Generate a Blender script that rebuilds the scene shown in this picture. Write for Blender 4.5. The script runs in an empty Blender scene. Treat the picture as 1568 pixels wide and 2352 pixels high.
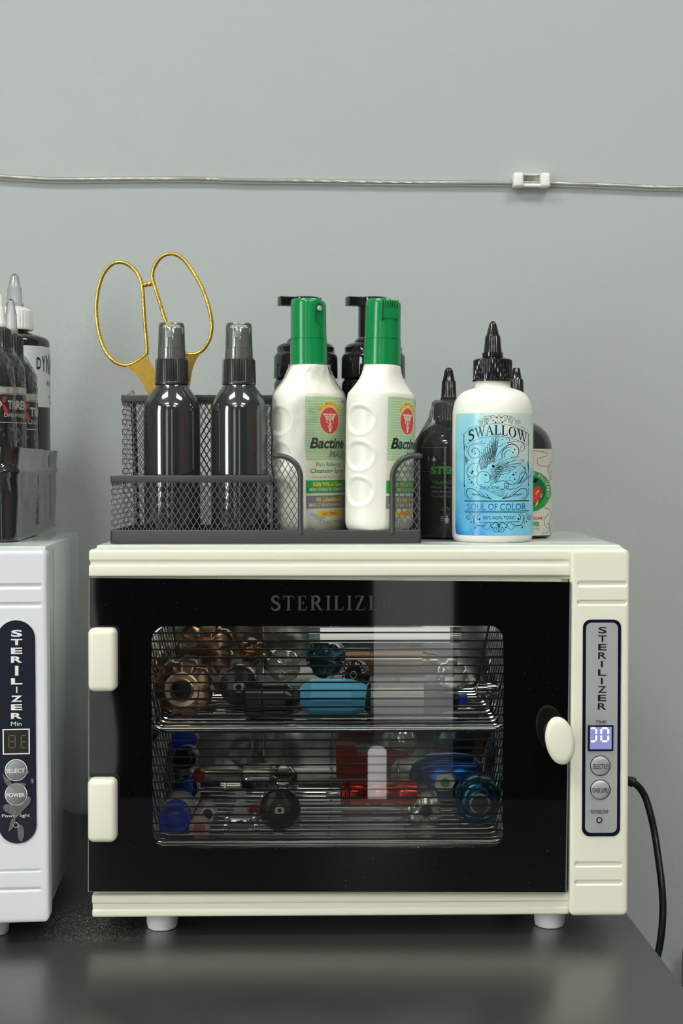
import bpy, bmesh, math, random
from mathutils import Vector, Matrix, Euler
random.seed(7)
PI = math.pi
R_ = math.radians
sc = bpy.context.scene
COL = sc.collection

# ------------------------------------------------------------------ camera, exposure
TZ = 0.75                    # table top height
FPX = 3267.0                 # 50 mm lens on a 36 mm tall frame of 2352 px
PPX = 850.0
CAMZ = TZ + 0.352
YAW = R_(-3.48)
PITCH = R_(1.86)
cam_d = bpy.data.cameras.new('camera')
cam = bpy.data.objects.new('camera', cam_d)
COL.objects.link(cam)
cam.location = (0, 0, CAMZ)
cam.rotation_euler = (PI/2 - PITCH, 0, YAW)
cam_d.lens = 50.0
cam_d.sensor_width = 36.0
cam_d.sensor_fit = 'AUTO'
cam_d.shift_x = (784 - PPX) / 2352
cam_d.clip_start = 0.02
cam_d.dof.use_dof = False
cam_d.dof.focus_distance = 1.08
cam_d.dof.aperture_fstop = 16
sc.camera = cam
sc.view_settings.view_transform = 'Standard'
sc.view_settings.look = 'None'
sc.view_settings.exposure = 0.0
sc.view_settings.gamma = 1.0
sc.view_settings.use_curve_mapping = False
try:
    sc.cycles.use_denoising = True
    sc.cycles.max_bounces = 12
    sc.cycles.transparent_max_bounces = 24
    sc.cycles.sample_clamp_indirect = 6.0
except Exception:
    pass
w = bpy.data.worlds.new('world'); sc.world = w
w.use_nodes = True
w.node_tree.nodes['Background'].inputs[0].default_value = (0.6, 0.65, 0.7, 1)
w.node_tree.nodes['Background'].inputs[1].default_value = 0.0
LAMP = 26.0          # radiance of the ceiling lamps
WINDOW = 9.0        # radiance of the daylight window

# ------------------------------------------------------------------ frames: a pixel of the photograph onto a real plane
CR = cam.rotation_euler.to_matrix()
CL = Vector(cam.location)
def ray(px, py):
    return CR @ Vector(((px-PPX)/FPX, -(py-1176)/FPX, -1.0))
def at_depth(px, py, d):
    return CL + ray(px, py) * d
def at_z(px, py, z):
    r = ray(px, py); return CL + r * ((TZ + z - CL.z) / r.z)
class Frame:
    """a turned upright frame: x to the right, y away from the camera, z above the table top"""
    def __init__(s, origin, ang):
        s.o = Vector((origin.x, origin.y, TZ)); s.a = ang
        s.ex = Vector((math.cos(ang), math.sin(ang), 0)); s.ey = Vector((-math.sin(ang), math.cos(ang), 0))
    def w(s, x, y, z=0):
        return s.o + s.ex*x + s.ey*y + Vector((0, 0, z))
    def pix(s, px, py, y):
        r = ray(px, py); n = s.ey
        t = ((s.o + n*y) - CL).dot(n) / r.dot(n)
        p = CL + r*t
        return (p - s.o).dot(s.ex), p.z - TZ
    def loc(s, p):
        d = p - s.o
        return d.dot(s.ex), d.dot(s.ey), d.z
    def size(s, px, y):
        """metres spanned by px pixels at depth y of this frame"""
        a, _ = s.pix(700, 1176, y); b, _ = s.pix(800, 1176, y)
        return (b-a)/100*px
S = Frame(at_depth(203, 1262, 1.05), R_(-2.43))
L = Frame(at_depth(108, 1265, 1.042), R_(1.8))

# ------------------------------------------------------------------ materials
def mat(name, col, rough=0.5, metal=0.0, spec=0.5, coat=0.0, alpha=1.0, emit=None, estr=0.0, bump=None, trans=0.0, ior=1.45, sss=0.0):
    m = bpy.data.materials.new(name); m.use_nodes = True
    nt = m.node_tree; b = nt.nodes['Principled BSDF']
    c = tuple(col) + (1,) if len(col) == 3 else col
    b.inputs['Base Color'].default_value = c
    b.inputs['Roughness'].default_value = rough
    b.inputs['Metallic'].default_value = metal
    b.inputs['IOR'].default_value = ior
    b.inputs['Specular IOR Level'].default_value = spec
    b.inputs['Coat Weight'].default_value = coat
    b.inputs['Coat Roughness'].default_value = 0.03
    b.inputs['Alpha'].default_value = alpha
    b.inputs['Transmission Weight'].default_value = trans
    if sss:
        b.inputs['Subsurface Weight'].default_value = sss
        b.inputs['Subsurface Radius'].default_value = (0.01, 0.01, 0.01)
        b.inputs['Subsurface Scale'].default_value = 0.3
    if emit:
        b.inputs['Emission Color'].default_value = tuple(emit)+(1,)
        b.inputs['Emission Strength'].default_value = estr
    if bump:
        scale, strength, dist = bump
        tc = nt.nodes.new('ShaderNodeTexCoord'); n = nt.nodes.new('ShaderNodeTexNoise'); bp = nt.nodes.new('ShaderNodeBump')
        n.inputs['Scale'].default_value = scale; n.inputs['Detail'].default_value = 4
        bp.inputs['Strength'].default_value = strength; bp.inputs['Distance'].default_value = dist
        nt.links.new(tc.outputs['Object'], n.inputs['Vector']); nt.links.new(n.outputs['Fac'], bp.inputs['Height'])
        nt.links.new(bp.outputs['Normal'], b.inputs['Normal'])
    return m
def srgb(r, g, b):
    f = lambda v: (v/255/12.92) if v/255 <= 0.04045 else ((v/255+0.055)/1.055)**2.4
    return (f(r), f(g), f(b))
def add_specks(m, col, scale, thresh, amount=1.0, patch=3.0, centre=None):
    """dust specks: small voronoi cells, gathered in patches"""
    nt = m.node_tree; b = nt.nodes['Principled BSDF']
    base = tuple(b.inputs['Base Color'].default_value)
    tc = nt.nodes.new('ShaderNodeTexCoord'); v = nt.nodes.new('ShaderNodeTexVoronoi'); n = nt.nodes.new('ShaderNodeTexNoise')
    v.inputs['Scale'].default_value = scale; n.inputs['Scale'].default_value = patch; n.inputs['Detail'].default_value = 3
    lt = nt.nodes.new('ShaderNodeMapRange'); lt.inputs['From Min'].default_value = thresh*0.6; lt.inputs['From Max'].default_value = thresh
    lt.inputs['To Min'].default_value = 1; lt.inputs['To Max'].default_value = 0
    pr = nt.nodes.new('ShaderNodeMapRange'); pr.inputs['From Min'].default_value = 0.48; pr.inputs['From Max'].default_value = 0.7
    w1 = nt.nodes.new('ShaderNodeSeparateColor')
    cr = nt.nodes.new('ShaderNodeMapRange'); cr.inputs['From Min'].default_value = 0.6; cr.inputs['From Max'].default_value = 0.8
    mu = nt.nodes.new('ShaderNodeMath'); mu.operation = 'MULTIPLY'
    mu2 = nt.nodes.new('ShaderNodeMath'); mu2.operation = 'MULTIPLY'; mu3 = nt.nodes.new('ShaderNodeMath'); mu3.operation = 'MULTIPLY'; mu3.inputs[1].default_value = amount
    mx = nt.nodes.new('ShaderNodeMix'); mx.data_type = 'RGBA'
    mx.inputs['A'].default_value = base; mx.inputs['B'].default_value = tuple(col)+(1,)
    for s_ in (v, n): nt.links.new(tc.outputs['Object'], s_.inputs['Vector'])
    nt.links.new(v.outputs['Distance'], lt.inputs['Value']); nt.links.new(n.outputs['Fac'], pr.inputs['Value'])
    if centre is not None:      # dust gathered around one spot, thinning out over the rest
        ds = nt.nodes.new('ShaderNodeVectorMath'); ds.operation = 'DISTANCE'; ds.inputs[1].default_value = tuple(centre)
        nt.links.new(tc.outputs['Object'], ds.inputs[0])
        ad = nt.nodes.new('ShaderNodeMath'); ad.operation = 'MULTIPLY_ADD'; ad.inputs[1].default_value = 0.03
        nt.links.new(n.outputs['Fac'], ad.inputs[0]); nt.links.new(ds.outputs['Value'], ad.inputs[2])
        pr.inputs['From Min'].default_value = 0.085; pr.inputs['From Max'].default_value = 0.02; pr.inputs['To Min'].default_value = 0.02
        cr.inputs['From Min'].default_value = 0.25; cr.inputs['From Max'].default_value = 0.5
        nt.links.new(ad.outputs[0], pr.inputs['Value'])
    nt.links.new(v.outputs['Color'], w1.inputs['Color']); nt.links.new(w1.outputs[0], cr.inputs['Value'])
    nt.links.new(lt.outputs[0], mu.inputs[0]); nt.links.new(pr.outputs[0], mu.inputs[1])
    nt.links.new(mu.outputs[0], mu2.inputs[0]); nt.links.new(cr.outputs[0], mu2.inputs[1]); nt.links.new(mu2.outputs[0], mu3.inputs[0])
    nt.links.new(mu3.outputs[0], mx.inputs['Factor']); nt.links.new(mx.outputs['Result'], b.inputs['Base Color'])
    return m
def noise_colour(m, c1, c2, scale, lo=0.4, hi=0.6, detail=3):
    nt = m.node_tree; b = nt.nodes['Principled BSDF']
    tc = nt.nodes.new('ShaderNodeTexCoord'); n = nt.nodes.new('ShaderNodeTexNoise'); r = nt.nodes.new('ShaderNodeValToRGB')
    n.inputs['Scale'].default_value = scale; n.inputs['Detail'].default_value = detail
    r.color_ramp.elements[0].position = lo; r.color_ramp.elements[0].color = tuple(c1)+(1,)
    r.color_ramp.elements[1].position = hi; r.color_ramp.elements[1].color = tuple(c2)+(1,)
    nt.links.new(tc.outputs['Object'], n.inputs['Vector']); nt.links.new(n.outputs['Fac'], r.inputs['Fac'])
    nt.links.new(r.outputs['Color'], b.inputs['Base Color'])
    return m
def clear(name, tint=(1, 1, 1), rough=0.02, ior=1.45, haze=0.0, hazecol=(0.8, 0.8, 0.8), bump=None, gloss=1.0, streak=None):
    """thin clear plastic or glass: fresnel mix of a clear and a glossy layer, a little haze"""
    m = bpy.data.materials.new(name); m.use_nodes = True; nt = m.node_tree
    nt.nodes.clear()
    out = nt.nodes.new('ShaderNodeOutputMaterial'); tr = nt.nodes.new('ShaderNodeBsdfTransparent'); gl = nt.nodes.new('ShaderNodeBsdfGlossy')
    fr = nt.nodes.new('ShaderNodeFresnel'); mx = nt.nodes.new('ShaderNodeMixShader')
    tr.inputs[0].default_value = tuple(tint)+(1,); gl.inputs['Roughness'].default_value = rough; gl.inputs['Color'].default_value = (gloss, gloss, gloss, 1)
    fr.inputs['IOR'].default_value = ior
    base = tr
    if haze > 0:
        df = nt.nodes.new('ShaderNodeBsdfDiffuse'); df.inputs[0].default_value = tuple(hazecol)+(1,)
        m2 = nt.nodes.new('ShaderNodeMixShader'); m2.inputs[0].default_value = haze
        if streak:
            tc2 = nt.nodes.new('ShaderNodeTexCoord'); mp = nt.nodes.new('ShaderNodeMapping'); mp.inputs['Scale'].default_value = (1, 1, 0.6)
            n2 = nt.nodes.new('ShaderNodeTexNoise'); n2.noise_type = 'RIDGED_MULTIFRACTAL'; n2.inputs['Scale'].default_value = streak[0]; n2.inputs['Detail'].default_value = 5; n2.inputs['Distortion'].default_value = 0.8
            mr = nt.nodes.new('ShaderNodeMapRange'); mr.inputs['From Min'].default_value = streak[1]; mr.inputs['From Max'].default_value = streak[2]; mr.inputs['To Min'].default_value = haze; mr.inputs['To Max'].default_value = streak[3]
            nt.links.new(tc2.outputs['Object'], mp.inputs['Vector']); nt.links.new(mp.outputs[0], n2.inputs['Vector']); nt.links.new(n2.outputs[0], mr.inputs['Value']); nt.links.new(mr.outputs[0], m2.inputs[0])
        nt.links.new(tr.outputs[0], m2.inputs[1]); nt.links.new(df.outputs[0], m2.inputs[2]); base = m2
    nt.links.new(fr.outputs[0], mx.inputs[0]); nt.links.new(base.outputs[0], mx.inputs[1]); nt.links.new(gl.outputs[0], mx.inputs[2])
    nt.links.new(mx.outputs[0], out.inputs[0])
    if bump:
        scale, strength, dist = bump
        tc = nt.nodes.new('ShaderNodeTexCoord'); n = nt.nodes.new('ShaderNodeTexNoise'); bp = nt.nodes.new('ShaderNodeBump')
        n.inputs['Scale'].default_value = scale; n.inputs['Detail'].default_value = 6; n.inputs['Distortion'].default_value = 1.5
        bp.inputs['Strength'].default_value = strength; bp.inputs['Distance'].default_value = dist
        nt.links.new(tc.outputs['Object'], n.inputs['Vector']); nt.links.new(n.outputs['Fac'], bp.inputs['Height'])
        nt.links.new(bp.outputs['Normal'], gl.inputs['Normal']); nt.links.new(bp.outputs['Normal'], fr.inputs['Normal'])
    return m

M = {}
M['wall'] = mat('grey_wall_paint', srgb(178, 184, 181), 0.62, spec=0.35, bump=(160, 0.35, 0.0012))
M['wall_dark'] = mat('dark_wall_paint', (0.13, 0.13, 0.135), 0.8)
M['ceiling'] = mat('ceiling_paint', (0.62, 0.62, 0.6), 0.8)
M['floor'] = mat('floor_vinyl', (0.12, 0.11, 0.10), 0.5)
M['wood'] = noise_colour(mat('brown_wood', (0.2, 0.07, 0.03), 0.5), (0.30, 0.10, 0.04), (0.18, 0.055, 0.02), 6)
M['added_black_sheet'] = mat('black_sheet', (0.006, 0.006, 0.007), 0.9, spec=0.1)
M['added_pane_glow'] = mat('added_glow_surface', (0.8, 0.8, 0.8), 0.5, emit=(0.97, 1.0, 0.98), estr=1.1)
M['lamp'] = mat('lamp_diffuser', (0.9, 0.9, 0.9), 0.5, emit=(1.0, 0.995, 0.965), estr=LAMP)
M['daylight'] = mat('daylight_pane', (0.9, 0.9, 0.9), 0.5, emit=(0.93, 1.0, 0.93), estr=WINDOW)
M['table'] = add_specks(mat('black_satin_table', (0.018, 0.0185, 0.018), 0.31, spec=1.0, ior=1.9, bump=(420, 0.04, 0.0005)), (0.75, 0.80, 0.50), 620, 0.42, 1.0, 60.0, at_z(225, 2108, 0))
M['cream'] = mat('cream_plastic', srgb(231, 229, 210), 0.34, spec=0.5, bump=(60, 0.03, 0.001))
M['white_p'] = mat('white_plastic', srgb(220, 223, 226), 0.32, spec=0.5)
M['foot'] = mat('white_foot_plastic', srgb(236, 236, 240), 0.4, sss=0.1)
M['casing'] = mat('pale_green_grey_enamel', srgb(205, 211, 203), 0.18, coat=0.3)
M['casing_l'] = mat('grey_white_enamel', srgb(196, 204, 198), 0.14, coat=0.5)
M['steel'] = mat('polished_steel_liner', (0.80, 0.82, 0.80), 0.14, metal=1.0, bump=(9, 0.25, 0.004))
M['chrome'] = mat('chrome', (0.85, 0.85, 0.84), 0.09, metal=1.0)
M['black_glass'] = add_specks(mat('black_printed_glass', (0.0025, 0.0025, 0.003), 0.03, spec=0.5), (0.10, 0.12, 0.11), 300, 0.13, 0.8, 9.0)
M['pane'] = clear('door_window_glass', (0.97, 0.98, 0.97), 0.01, 1.5)
M['print'] = mat('black_print', (0.003, 0.003, 0.003), 0.25)
M['edge'] = mat('glass_edge', (0.25, 0.3, 0.28), 0.2, alpha=0.6)
M['silver_print'] = mat('silver_lettering', (0.10, 0.105, 0.10), 0.3, metal=0.8)
M['silver'] = mat('silver_panel_foil', srgb(178, 180, 180), 0.35, metal=0.25)
M['navy'] = mat('navy_border', (0.004, 0.006, 0.02), 0.15)
M['black'] = mat('black_ink', (0.006, 0.006, 0.006), 0.4)
M['white'] = mat('white_ink', (0.78, 0.78, 0.76), 0.5)
M['screen'] = mat('lit_screen', (0.1, 0.1, 0.2), 0.3, emit=(0.20, 0.21, 0.46), estr=1.0)
M['digit'] = mat('lit_digit', (1, 1, 1), 0.3, emit=(1, 0.97, 1.0), estr=2.2)
M['dark_panel'] = mat('dark_control_foil', (0.018, 0.021, 0.032), 0.09, coat=0.5)
M['segment'] = mat('unlit_segment', (0.16, 0.14, 0.09), 0.3)
M['gel'] = clear('clear_dome', (0.9, 0.92, 0.92), 0.05, 1.5, haze=0.18, hazecol=(0.6, 0.62, 0.64), bump=(240, 0.6, 0.002))
M['mesh'] = mat('black_enamel_wire', (0.075, 0.075, 0.073), 0.28, spec=1.0)
M['mesh_rim'] = mat('dark_grey_enamel_rim', (0.045, 0.046, 0.046), 0.36, spec=0.7)
M['smoke'] = mat('smoky_dark_plastic', (0.12, 0.127, 0.13), 0.10, metal=0.8, spec=0.7)
M['collar'] = mat('black_ribbed_plastic', (0.020, 0.019, 0.017), 0.28, spec=0.9)
M['overcap'] = clear('clear_overcap', (0.93, 0.95, 0.90), 0.03, 1.45, haze=0.08, hazecol=(0.8, 0.85, 0.7))
M['sprayer'] = mat('dark_sprayer_head', (0.22, 0.24, 0.27), 0.14, metal=0.6)
M['nozzle'] = mat('pale_nozzle', (0.45, 0.48, 0.5), 0.4)
M['gold'] = mat('gold_paint', (0.66, 0.42, 0.08), 0.24, metal=0.85, bump=(800, 0.35, 0.0007))
M['blade'] = mat('scissor_blade', (0.5, 0.48, 0.42), 0.25, metal=1.0)
M['bottle_white'] = mat('white_bottle_plastic', srgb(240, 239, 229), 0.30, sss=0.12, spec=0.45)
M['green_cap'] = mat('green_cap_plastic', (0.005, 0.24, 0.065), 0.20, spec=0.6, sss=0.03)
M['pump'] = mat('gloss_black_plastic', (0.010, 0.010, 0.011), 0.06, spec=0.8)
M['film_crinkled'] = clear('crinkled_shrink_film', (0.99, 0.99, 0.99), 0.10, 1.22, haze=0.03, hazecol=(0.80, 0.80, 0.76), bump=(120, 0.8, 0.004), streak=(70, 0.9, 1.7, 0.55))
M['film'] = clear('shrink_film', (0.99, 0.99, 0.99), 0.08, 1.16, haze=0.02, hazecol=(0.9, 0.9, 0.88), bump=(110, 0.6, 0.003))
M['ink_bottle'] = mat('black_ink_bottle', (0.004, 0.005, 0.005), 0.07, spec=0.6)
M['twist'] = mat('black_twist_cap', (0.012, 0.012, 0.013), 0.12, spec=0.8)
M['twist_clear'] = clear('clear_twist_cap', (0.80, 0.82, 0.82), 0.12, 1.45, haze=0.35, hazecol=(0.62, 0.65, 0.67))
M['twist_white'] = mat('white_twist_cap', srgb(226, 228, 222), 0.35, sss=0.1)
M['bin'] = mat('glossy_black_bin', (0.020, 0.021, 0.022), 0.05, spec=0.95, coat=0.6, bump=(14, 0.35, 0.004))
M['label_cream'] = mat('cream_label', srgb(214, 211, 198), 0.45)
M['label_dyn'] = mat('pale_label', srgb(202, 208, 206), 0.4)
M['label_green'] = mat('pale_green_label', srgb(172, 207, 160), 0.35)
M['label_paper'] = mat('old_white_label', srgb(226, 222, 203), 0.4)
M['g_green'] = mat('green_band', srgb(35, 160, 75), 0.35)
M['g_text'] = mat('green_lettering', srgb(55, 158, 95), 0.4)
M['g_stencil'] = mat('bright_green_lettering', srgb(62, 160, 62), 0.4)
M['g_grey'] = mat('grey_band', srgb(130, 130, 138), 0.35)
M['g_yellow'] = mat('yellow_ink', srgb(240, 212, 30), 0.4)
M['g_red'] = mat('red_ink', srgb(220, 60, 50), 0.4)
M['g_stripe'] = mat('white_stripe', srgb(226, 233, 205), 0.4)
M['g_dark'] = mat('dark_lettering', srgb(38, 38, 30), 0.3)
M['g_lgrey'] = mat('light_grey_lettering', srgb(150, 150, 152), 0.4)
M['g_small'] = mat('small_grey_lettering', srgb(150, 145, 140), 0.4)
M['g_blue'] = mat('faded_blue', srgb(158, 196, 214), 0.5)
M['sw_blue'] = noise_colour(mat('watercolour_blue', (0.1, 0.4, 0.7), 0.25, spec=0.5), srgb(60, 150, 205), srgb(150, 208, 224), 26, 0.38, 0.62, 5)
def _sw():
    m = M['sw_blue']; nt = m.node_tree; b = nt.nodes['Principled BSDF']
    tc = nt.nodes.new('ShaderNodeTexCoord'); sp = nt.nodes.new('ShaderNodeSeparateXYZ'); nt.links.new(tc.outputs['Object'], sp.inputs[0])
    n = nt.nodes.new('ShaderNodeTexNoise'); n.inputs['Scale'].default_value = 34; n.inputs['Detail'].default_value = 6
    nt.links.new(tc.outputs['Object'], n.inputs['Vector'])
    # watercolour wash: pale at the top of the label, deep blue along the bottom and the left edge
    a = nt.nodes.new('ShaderNodeMath'); a.operation = 'MULTIPLY_ADD'; a.inputs[1].default_value = 8.5; a.inputs[2].default_value = 0.12
    nt.links.new(sp.outputs['Z'], a.inputs[0])
    ad = nt.nodes.new('ShaderNodeMath'); ad.operation = 'MULTIPLY_ADD'; ad.inputs[1].default_value = 0.9
    nt.links.new(n.outputs['Fac'], ad.inputs[0]); nt.links.new(a.outputs[0], ad.inputs[2])
    x = nt.nodes.new('ShaderNodeMath'); x.operation = 'MULTIPLY_ADD'; x.inputs[1].default_value = 7.5
    nt.links.new(sp.outputs['X'], x.inputs[0]); nt.links.new(ad.outputs[0], x.inputs[2])
    r = nt.nodes.new('ShaderNodeValToRGB'); e = r.color_ramp.elements
    e[0].position = 0.38; e[0].color = srgb(40, 122, 196)+(1,); e[1].position = 0.58; e[1].color = srgb(88, 170, 214)+(1,)
    for p_, c_ in ((0.95, (128, 204, 226)), (1.22, (150, 212, 228)), (1.42, (208, 226, 218))):
        q = e.new(min(1, p_/1.5)); q.color = srgb(*c_)+(1,)
    e[0].position /= 1.5; e[1].position /= 1.5
    dv = nt.nodes.new('ShaderNodeMath'); dv.operation = 'DIVIDE'; dv.inputs[1].default_value = 1.5
    nt.links.new(x.outputs[0], dv.inputs[0]); nt.links.new(dv.outputs[0], r.inputs['Fac'])
    nt.links.new(r.outputs['Color'], b.inputs['Base Color'])
_sw()
M['sw_text'] = mat('blue_lettering', srgb(28, 108, 186), 0.3)
M['cord'] = mat('black_rubber', (0.008, 0.008, 0.008), 0.3)
M['cable'] = clear('clear_cable_jacket', (0.92, 0.93, 0.88), 0.05, 1.5, haze=0.35, hazecol=(0.75, 0.76, 0.70))
M['strand'] = mat('silver_strands', (0.75, 0.73, 0.66), 0.3, metal=1.0)
M['clip'] = mat('white_clip_plastic', srgb(238, 238, 232), 0.3, sss=0.1)
for nm, c, r_ in (('bronze', (0.42, 0.27, 0.17), 0.16), ('tan', (0.55, 0.40, 0.28), 0.3), ('steelpart', (0.62, 0.60, 0.55), 0.2), ('red_metal', (0.62, 0.035, 0.02), 0.22),
                  ('blue_metal', (0.03, 0.16, 0.27), 0.2), ('deep_blue_metal', (0.01, 0.09, 0.33), 0.2), ('gunmetal', (0.10, 0.11, 0.12), 0.25), ('brass', (0.6, 0.42, 0.18), 0.25)):
    M[nm] = mat(nm, c, r_, metal=0.9)
M['black_grip'] = mat('black_grip_metal', (0.008, 0.008, 0.009), 0.2, spec=0.8)
M['sky_plastic'] = mat('light_blue_plastic', srgb(92, 185, 222), 0.35)
M['royal'] = mat('royal_blue_plastic', srgb(18, 60, 205), 0.25)
M['pink'] = mat('cloudy_pink_plastic', srgb(196, 160, 158), 0.4, sss=0.1)
M['cloudy'] = mat('cloudy_white_plastic', srgb(205, 205, 196), 0.35)
M['red_plastic'] = mat('red_plastic', srgb(190, 18, 20), 0.3)
M['crystal'] = mat('clear_crystal', (0.80, 0.80, 0.70), 0.08, metal=0.7)

# ------------------------------------------------------------------ mesh builder
class B:
    def __init__(s):
        s.v = []; s.f = []; s.fm = []; s.mats = []
    def mi(s, m):
        if m not in s.mats: s.mats.append(m)
        return s.mats.index(m)
    def add(s, verts, faces, m, T=None):
        k = len(s.v); i = s.mi(m)
        s.v += [tuple(T @ Vector(v)) if T else tuple(v) for v in verts]
        for f in faces:
            s.f.append(tuple(k+j for j in f)); s.fm.append(i)
        return s
    def bm(s, bm, m, T=None):
        bm.verts.index_update()
        s.add([v.co[:] for v in bm.verts], [[v.index for v in f.verts] for f in bm.faces], m, T); bm.free(); return s
    def box(s, x0, x1, y0, y1, z0, z1, m, bev=0.0, seg=3, T=None):
        b = bmesh.new(); bmesh.ops.create_cube(b, size=1)
        for v in b.verts:
            v.co = Vector(((x0+x1)/2 + v.co.x*(x1-x0), (y0+y1)/2 + v.co.y*(y1-y0), (z0+z1)/2 + v.co.z*(z1-z0)))
        if bev > 0:
            bmesh.ops.bevel(b, geom=b.edges[:], offset=bev, segments=seg, profile=0.5, affect='EDGES')
        return s.bm(b, m, T)
    def lathe(s, prof, m, seg=48, c=(0, 0), T=None, ribs=None, cap0=True, cap1=True, ab=(1, 1), per=None):
        """prof: (r, z) or (r, z, 1) where 1 = ribbed ring"""
        n = seg if not ribs else ribs[0]*4
        vs = []; fs = []
        for p in prof:
            rb = ribs and len(p) > 2 and p[2]
            for k in range(n):
                a = 2*PI*k/n
                r = p[0] - (ribs[1] if (rb and (k % 4) in (2, 3)) else 0)
                vs.append((c[0]+r*math.cos(a)*ab[0], c[1]+r*math.sin(a)*ab[1], p[1]))
        for i in range(len(prof)-1):
            for k in range(n):
                k2 = (k+1) % n
                fs.append((i*n+k, i*n+k2, (i+1)*n+k2, (i+1)*n+k))
        if cap0: fs.append(tuple(reversed(range(n))))
        if cap1: fs.append(tuple((len(prof)-1)*n+k for k in range(n)))
        return s.add(vs, fs, m, T)
    def tube(s, pts, r, m, seg=10, closed=False, T=None, cap=True):
        pts = [Vector(p) for p in pts]; n = len(pts)
        rr = r if isinstance(r, (list, tuple)) else [r]*n
        vs = []; fs = []; up = None
        for i, p in enumerate(pts):
            a = pts[(i-1) % n] if (closed or i > 0) else p
            b = pts[(i+1) % n] if (closed or i < n-1) else p
            t = (b-a).normalized() if (b-a).length > 1e-9 else Vector((0, 0, 1))
            if up is None:
                up = Vector((0, 0, 1)) if abs(t.z) < 0.9 else Vector((1, 0, 0))
            u = (up - t*up.dot(t)); u = u.normalized() if u.length > 1e-6 else t.orthogonal().normalized()
            up = u; w_ = t.cross(u)
            for k in range(seg):
                an = 2*PI*k/seg
                vs.append(p + (u*math.cos(an) + w_*math.sin(an))*rr[i])
        m_ = n if closed else n-1
        for i in range(m_):
            j = (i+1) % n
            for k in range(seg):
                k2 = (k+1) % seg
                fs.append((i*seg+k, i*seg+k2, j*seg+k2, j*seg+k))
        if cap and not closed:
            fs.append(tuple(reversed(range(seg)))); fs.append(tuple((n-1)*seg+k for k in range(seg)))
        return s.add(vs, fs, m, T)
    def plate(s, poly, y0, y1, m, T=None):
        """polygon in x,z given a thickness from y0 to y1"""
        n = len(poly)
        vs = [(p[0], y0, p[1]) for p in poly] + [(p[0], y1, p[1]) for p in poly]
        fs = [tuple(range(n)), tuple(reversed(range(n, 2*n)))] + [(i, n+i, n+(i+1) % n, (i+1) % n) for i in range(n)]
        return s.add(vs, fs, m, T)
    def build(s, name, parent=None, sharp=38, loc=None):
        me = bpy.data.meshes.new(name)
        me.from_pydata(s.v, [], s.f)
        for m in s.mats: me.materials.append(m)
        me.polygons.foreach_set('material_index', s.fm)
        b = bmesh.new(); b.from_mesh(me); bmesh.ops.recalc_face_normals(b, faces=b.faces) if s.fix else None
        b.to_mesh(me); b.free()
        me.polygons.foreach_set('use_smooth', [True]*len(me.polygons))
        me.set_sharp_from_angle(angle=R_(sharp))
        me.update()
        o = bpy.data.objects.new(name, me); COL.objects.link(o)
        if parent: o.parent = parent
        if loc is not None: o.location = loc
        return o
    fix = True
def thing(name, label, cat, fr, x, y, z, group=None, rz=0.0):
    o = bpy.data.objects.new(name, None); COL.objects.link(o)
    o.empty_display_size = 0.02
    if fr is None:
        o.location = (x, y, z); o.rotation_euler = (0, 0, rz)
    else:
        o.location = fr.w(x, y, z); o.rotation_euler = (0, 0, fr.a + rz)
    o['label'] = label; o['category'] = cat
    if group: o['group'] = group
    return o
def face_camera(t):
    """turn a round bottle so that its front looks the way it does in the photograph"""
    t.rotation_euler = (0, 0, math.atan2(-t.location.x, t.location.y))
def tag(o, label, cat, group=None):
    o['label'] = label; o['category'] = cat
    if group: o['group'] = group
    return o
def struct(o):
    o['kind'] = 'structure'; return o
def circ(cx, cy, r, n=40, ry=None, a0=0.0, a1=2*PI):
    ry = r if ry is None else ry
    full = abs(a1-a0-2*PI) < 1e-6
    k = n if full else n+1
    return [(cx+r*math.cos(a0+(a1-a0)*i/n), cy+ry*math.sin(a0+(a1-a0)*i/n)) for i in range(k)]
def rrect(x0, x1, z0, z1, r, n=8):
    p = []
    for cx, cz, a in ((x1-r, z1-r, 0), (x0+r, z1-r, PI/2), (x0+r, z0+r, PI), (x1-r, z0+r, 1.5*PI)):
        p += [(cx+r*math.cos(a+PI/2*i/n), cz+r*math.sin(a+PI/2*i/n)) for i in range(n+1)]
    return p
def spline(pts, n=8, closed=False):
    """catmull-rom through the points"""
    P = [Vector(p) for p in pts]; out = []; m = len(P)
    rng = range(m) if closed else range(m-1)
    for i in rng:
        p1, p2 = P[i], P[(i+1) % m]
        p0 = P[(i-1) % m] if (closed or i > 0) else p1*2-p2
        p3 = P[(i+2) % m] if (closed or i < m-2) else p2*2-p1
        for k in range(n):
            t = k/n
            out.append(0.5*((2*p1) + (p2-p0)*t + (2*p0-5*p1+4*p2-p3)*t*t + (3*p1-p0-3*p2+p3)*t**3))
    if not closed: out.append(P[-1])
    return out

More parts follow.
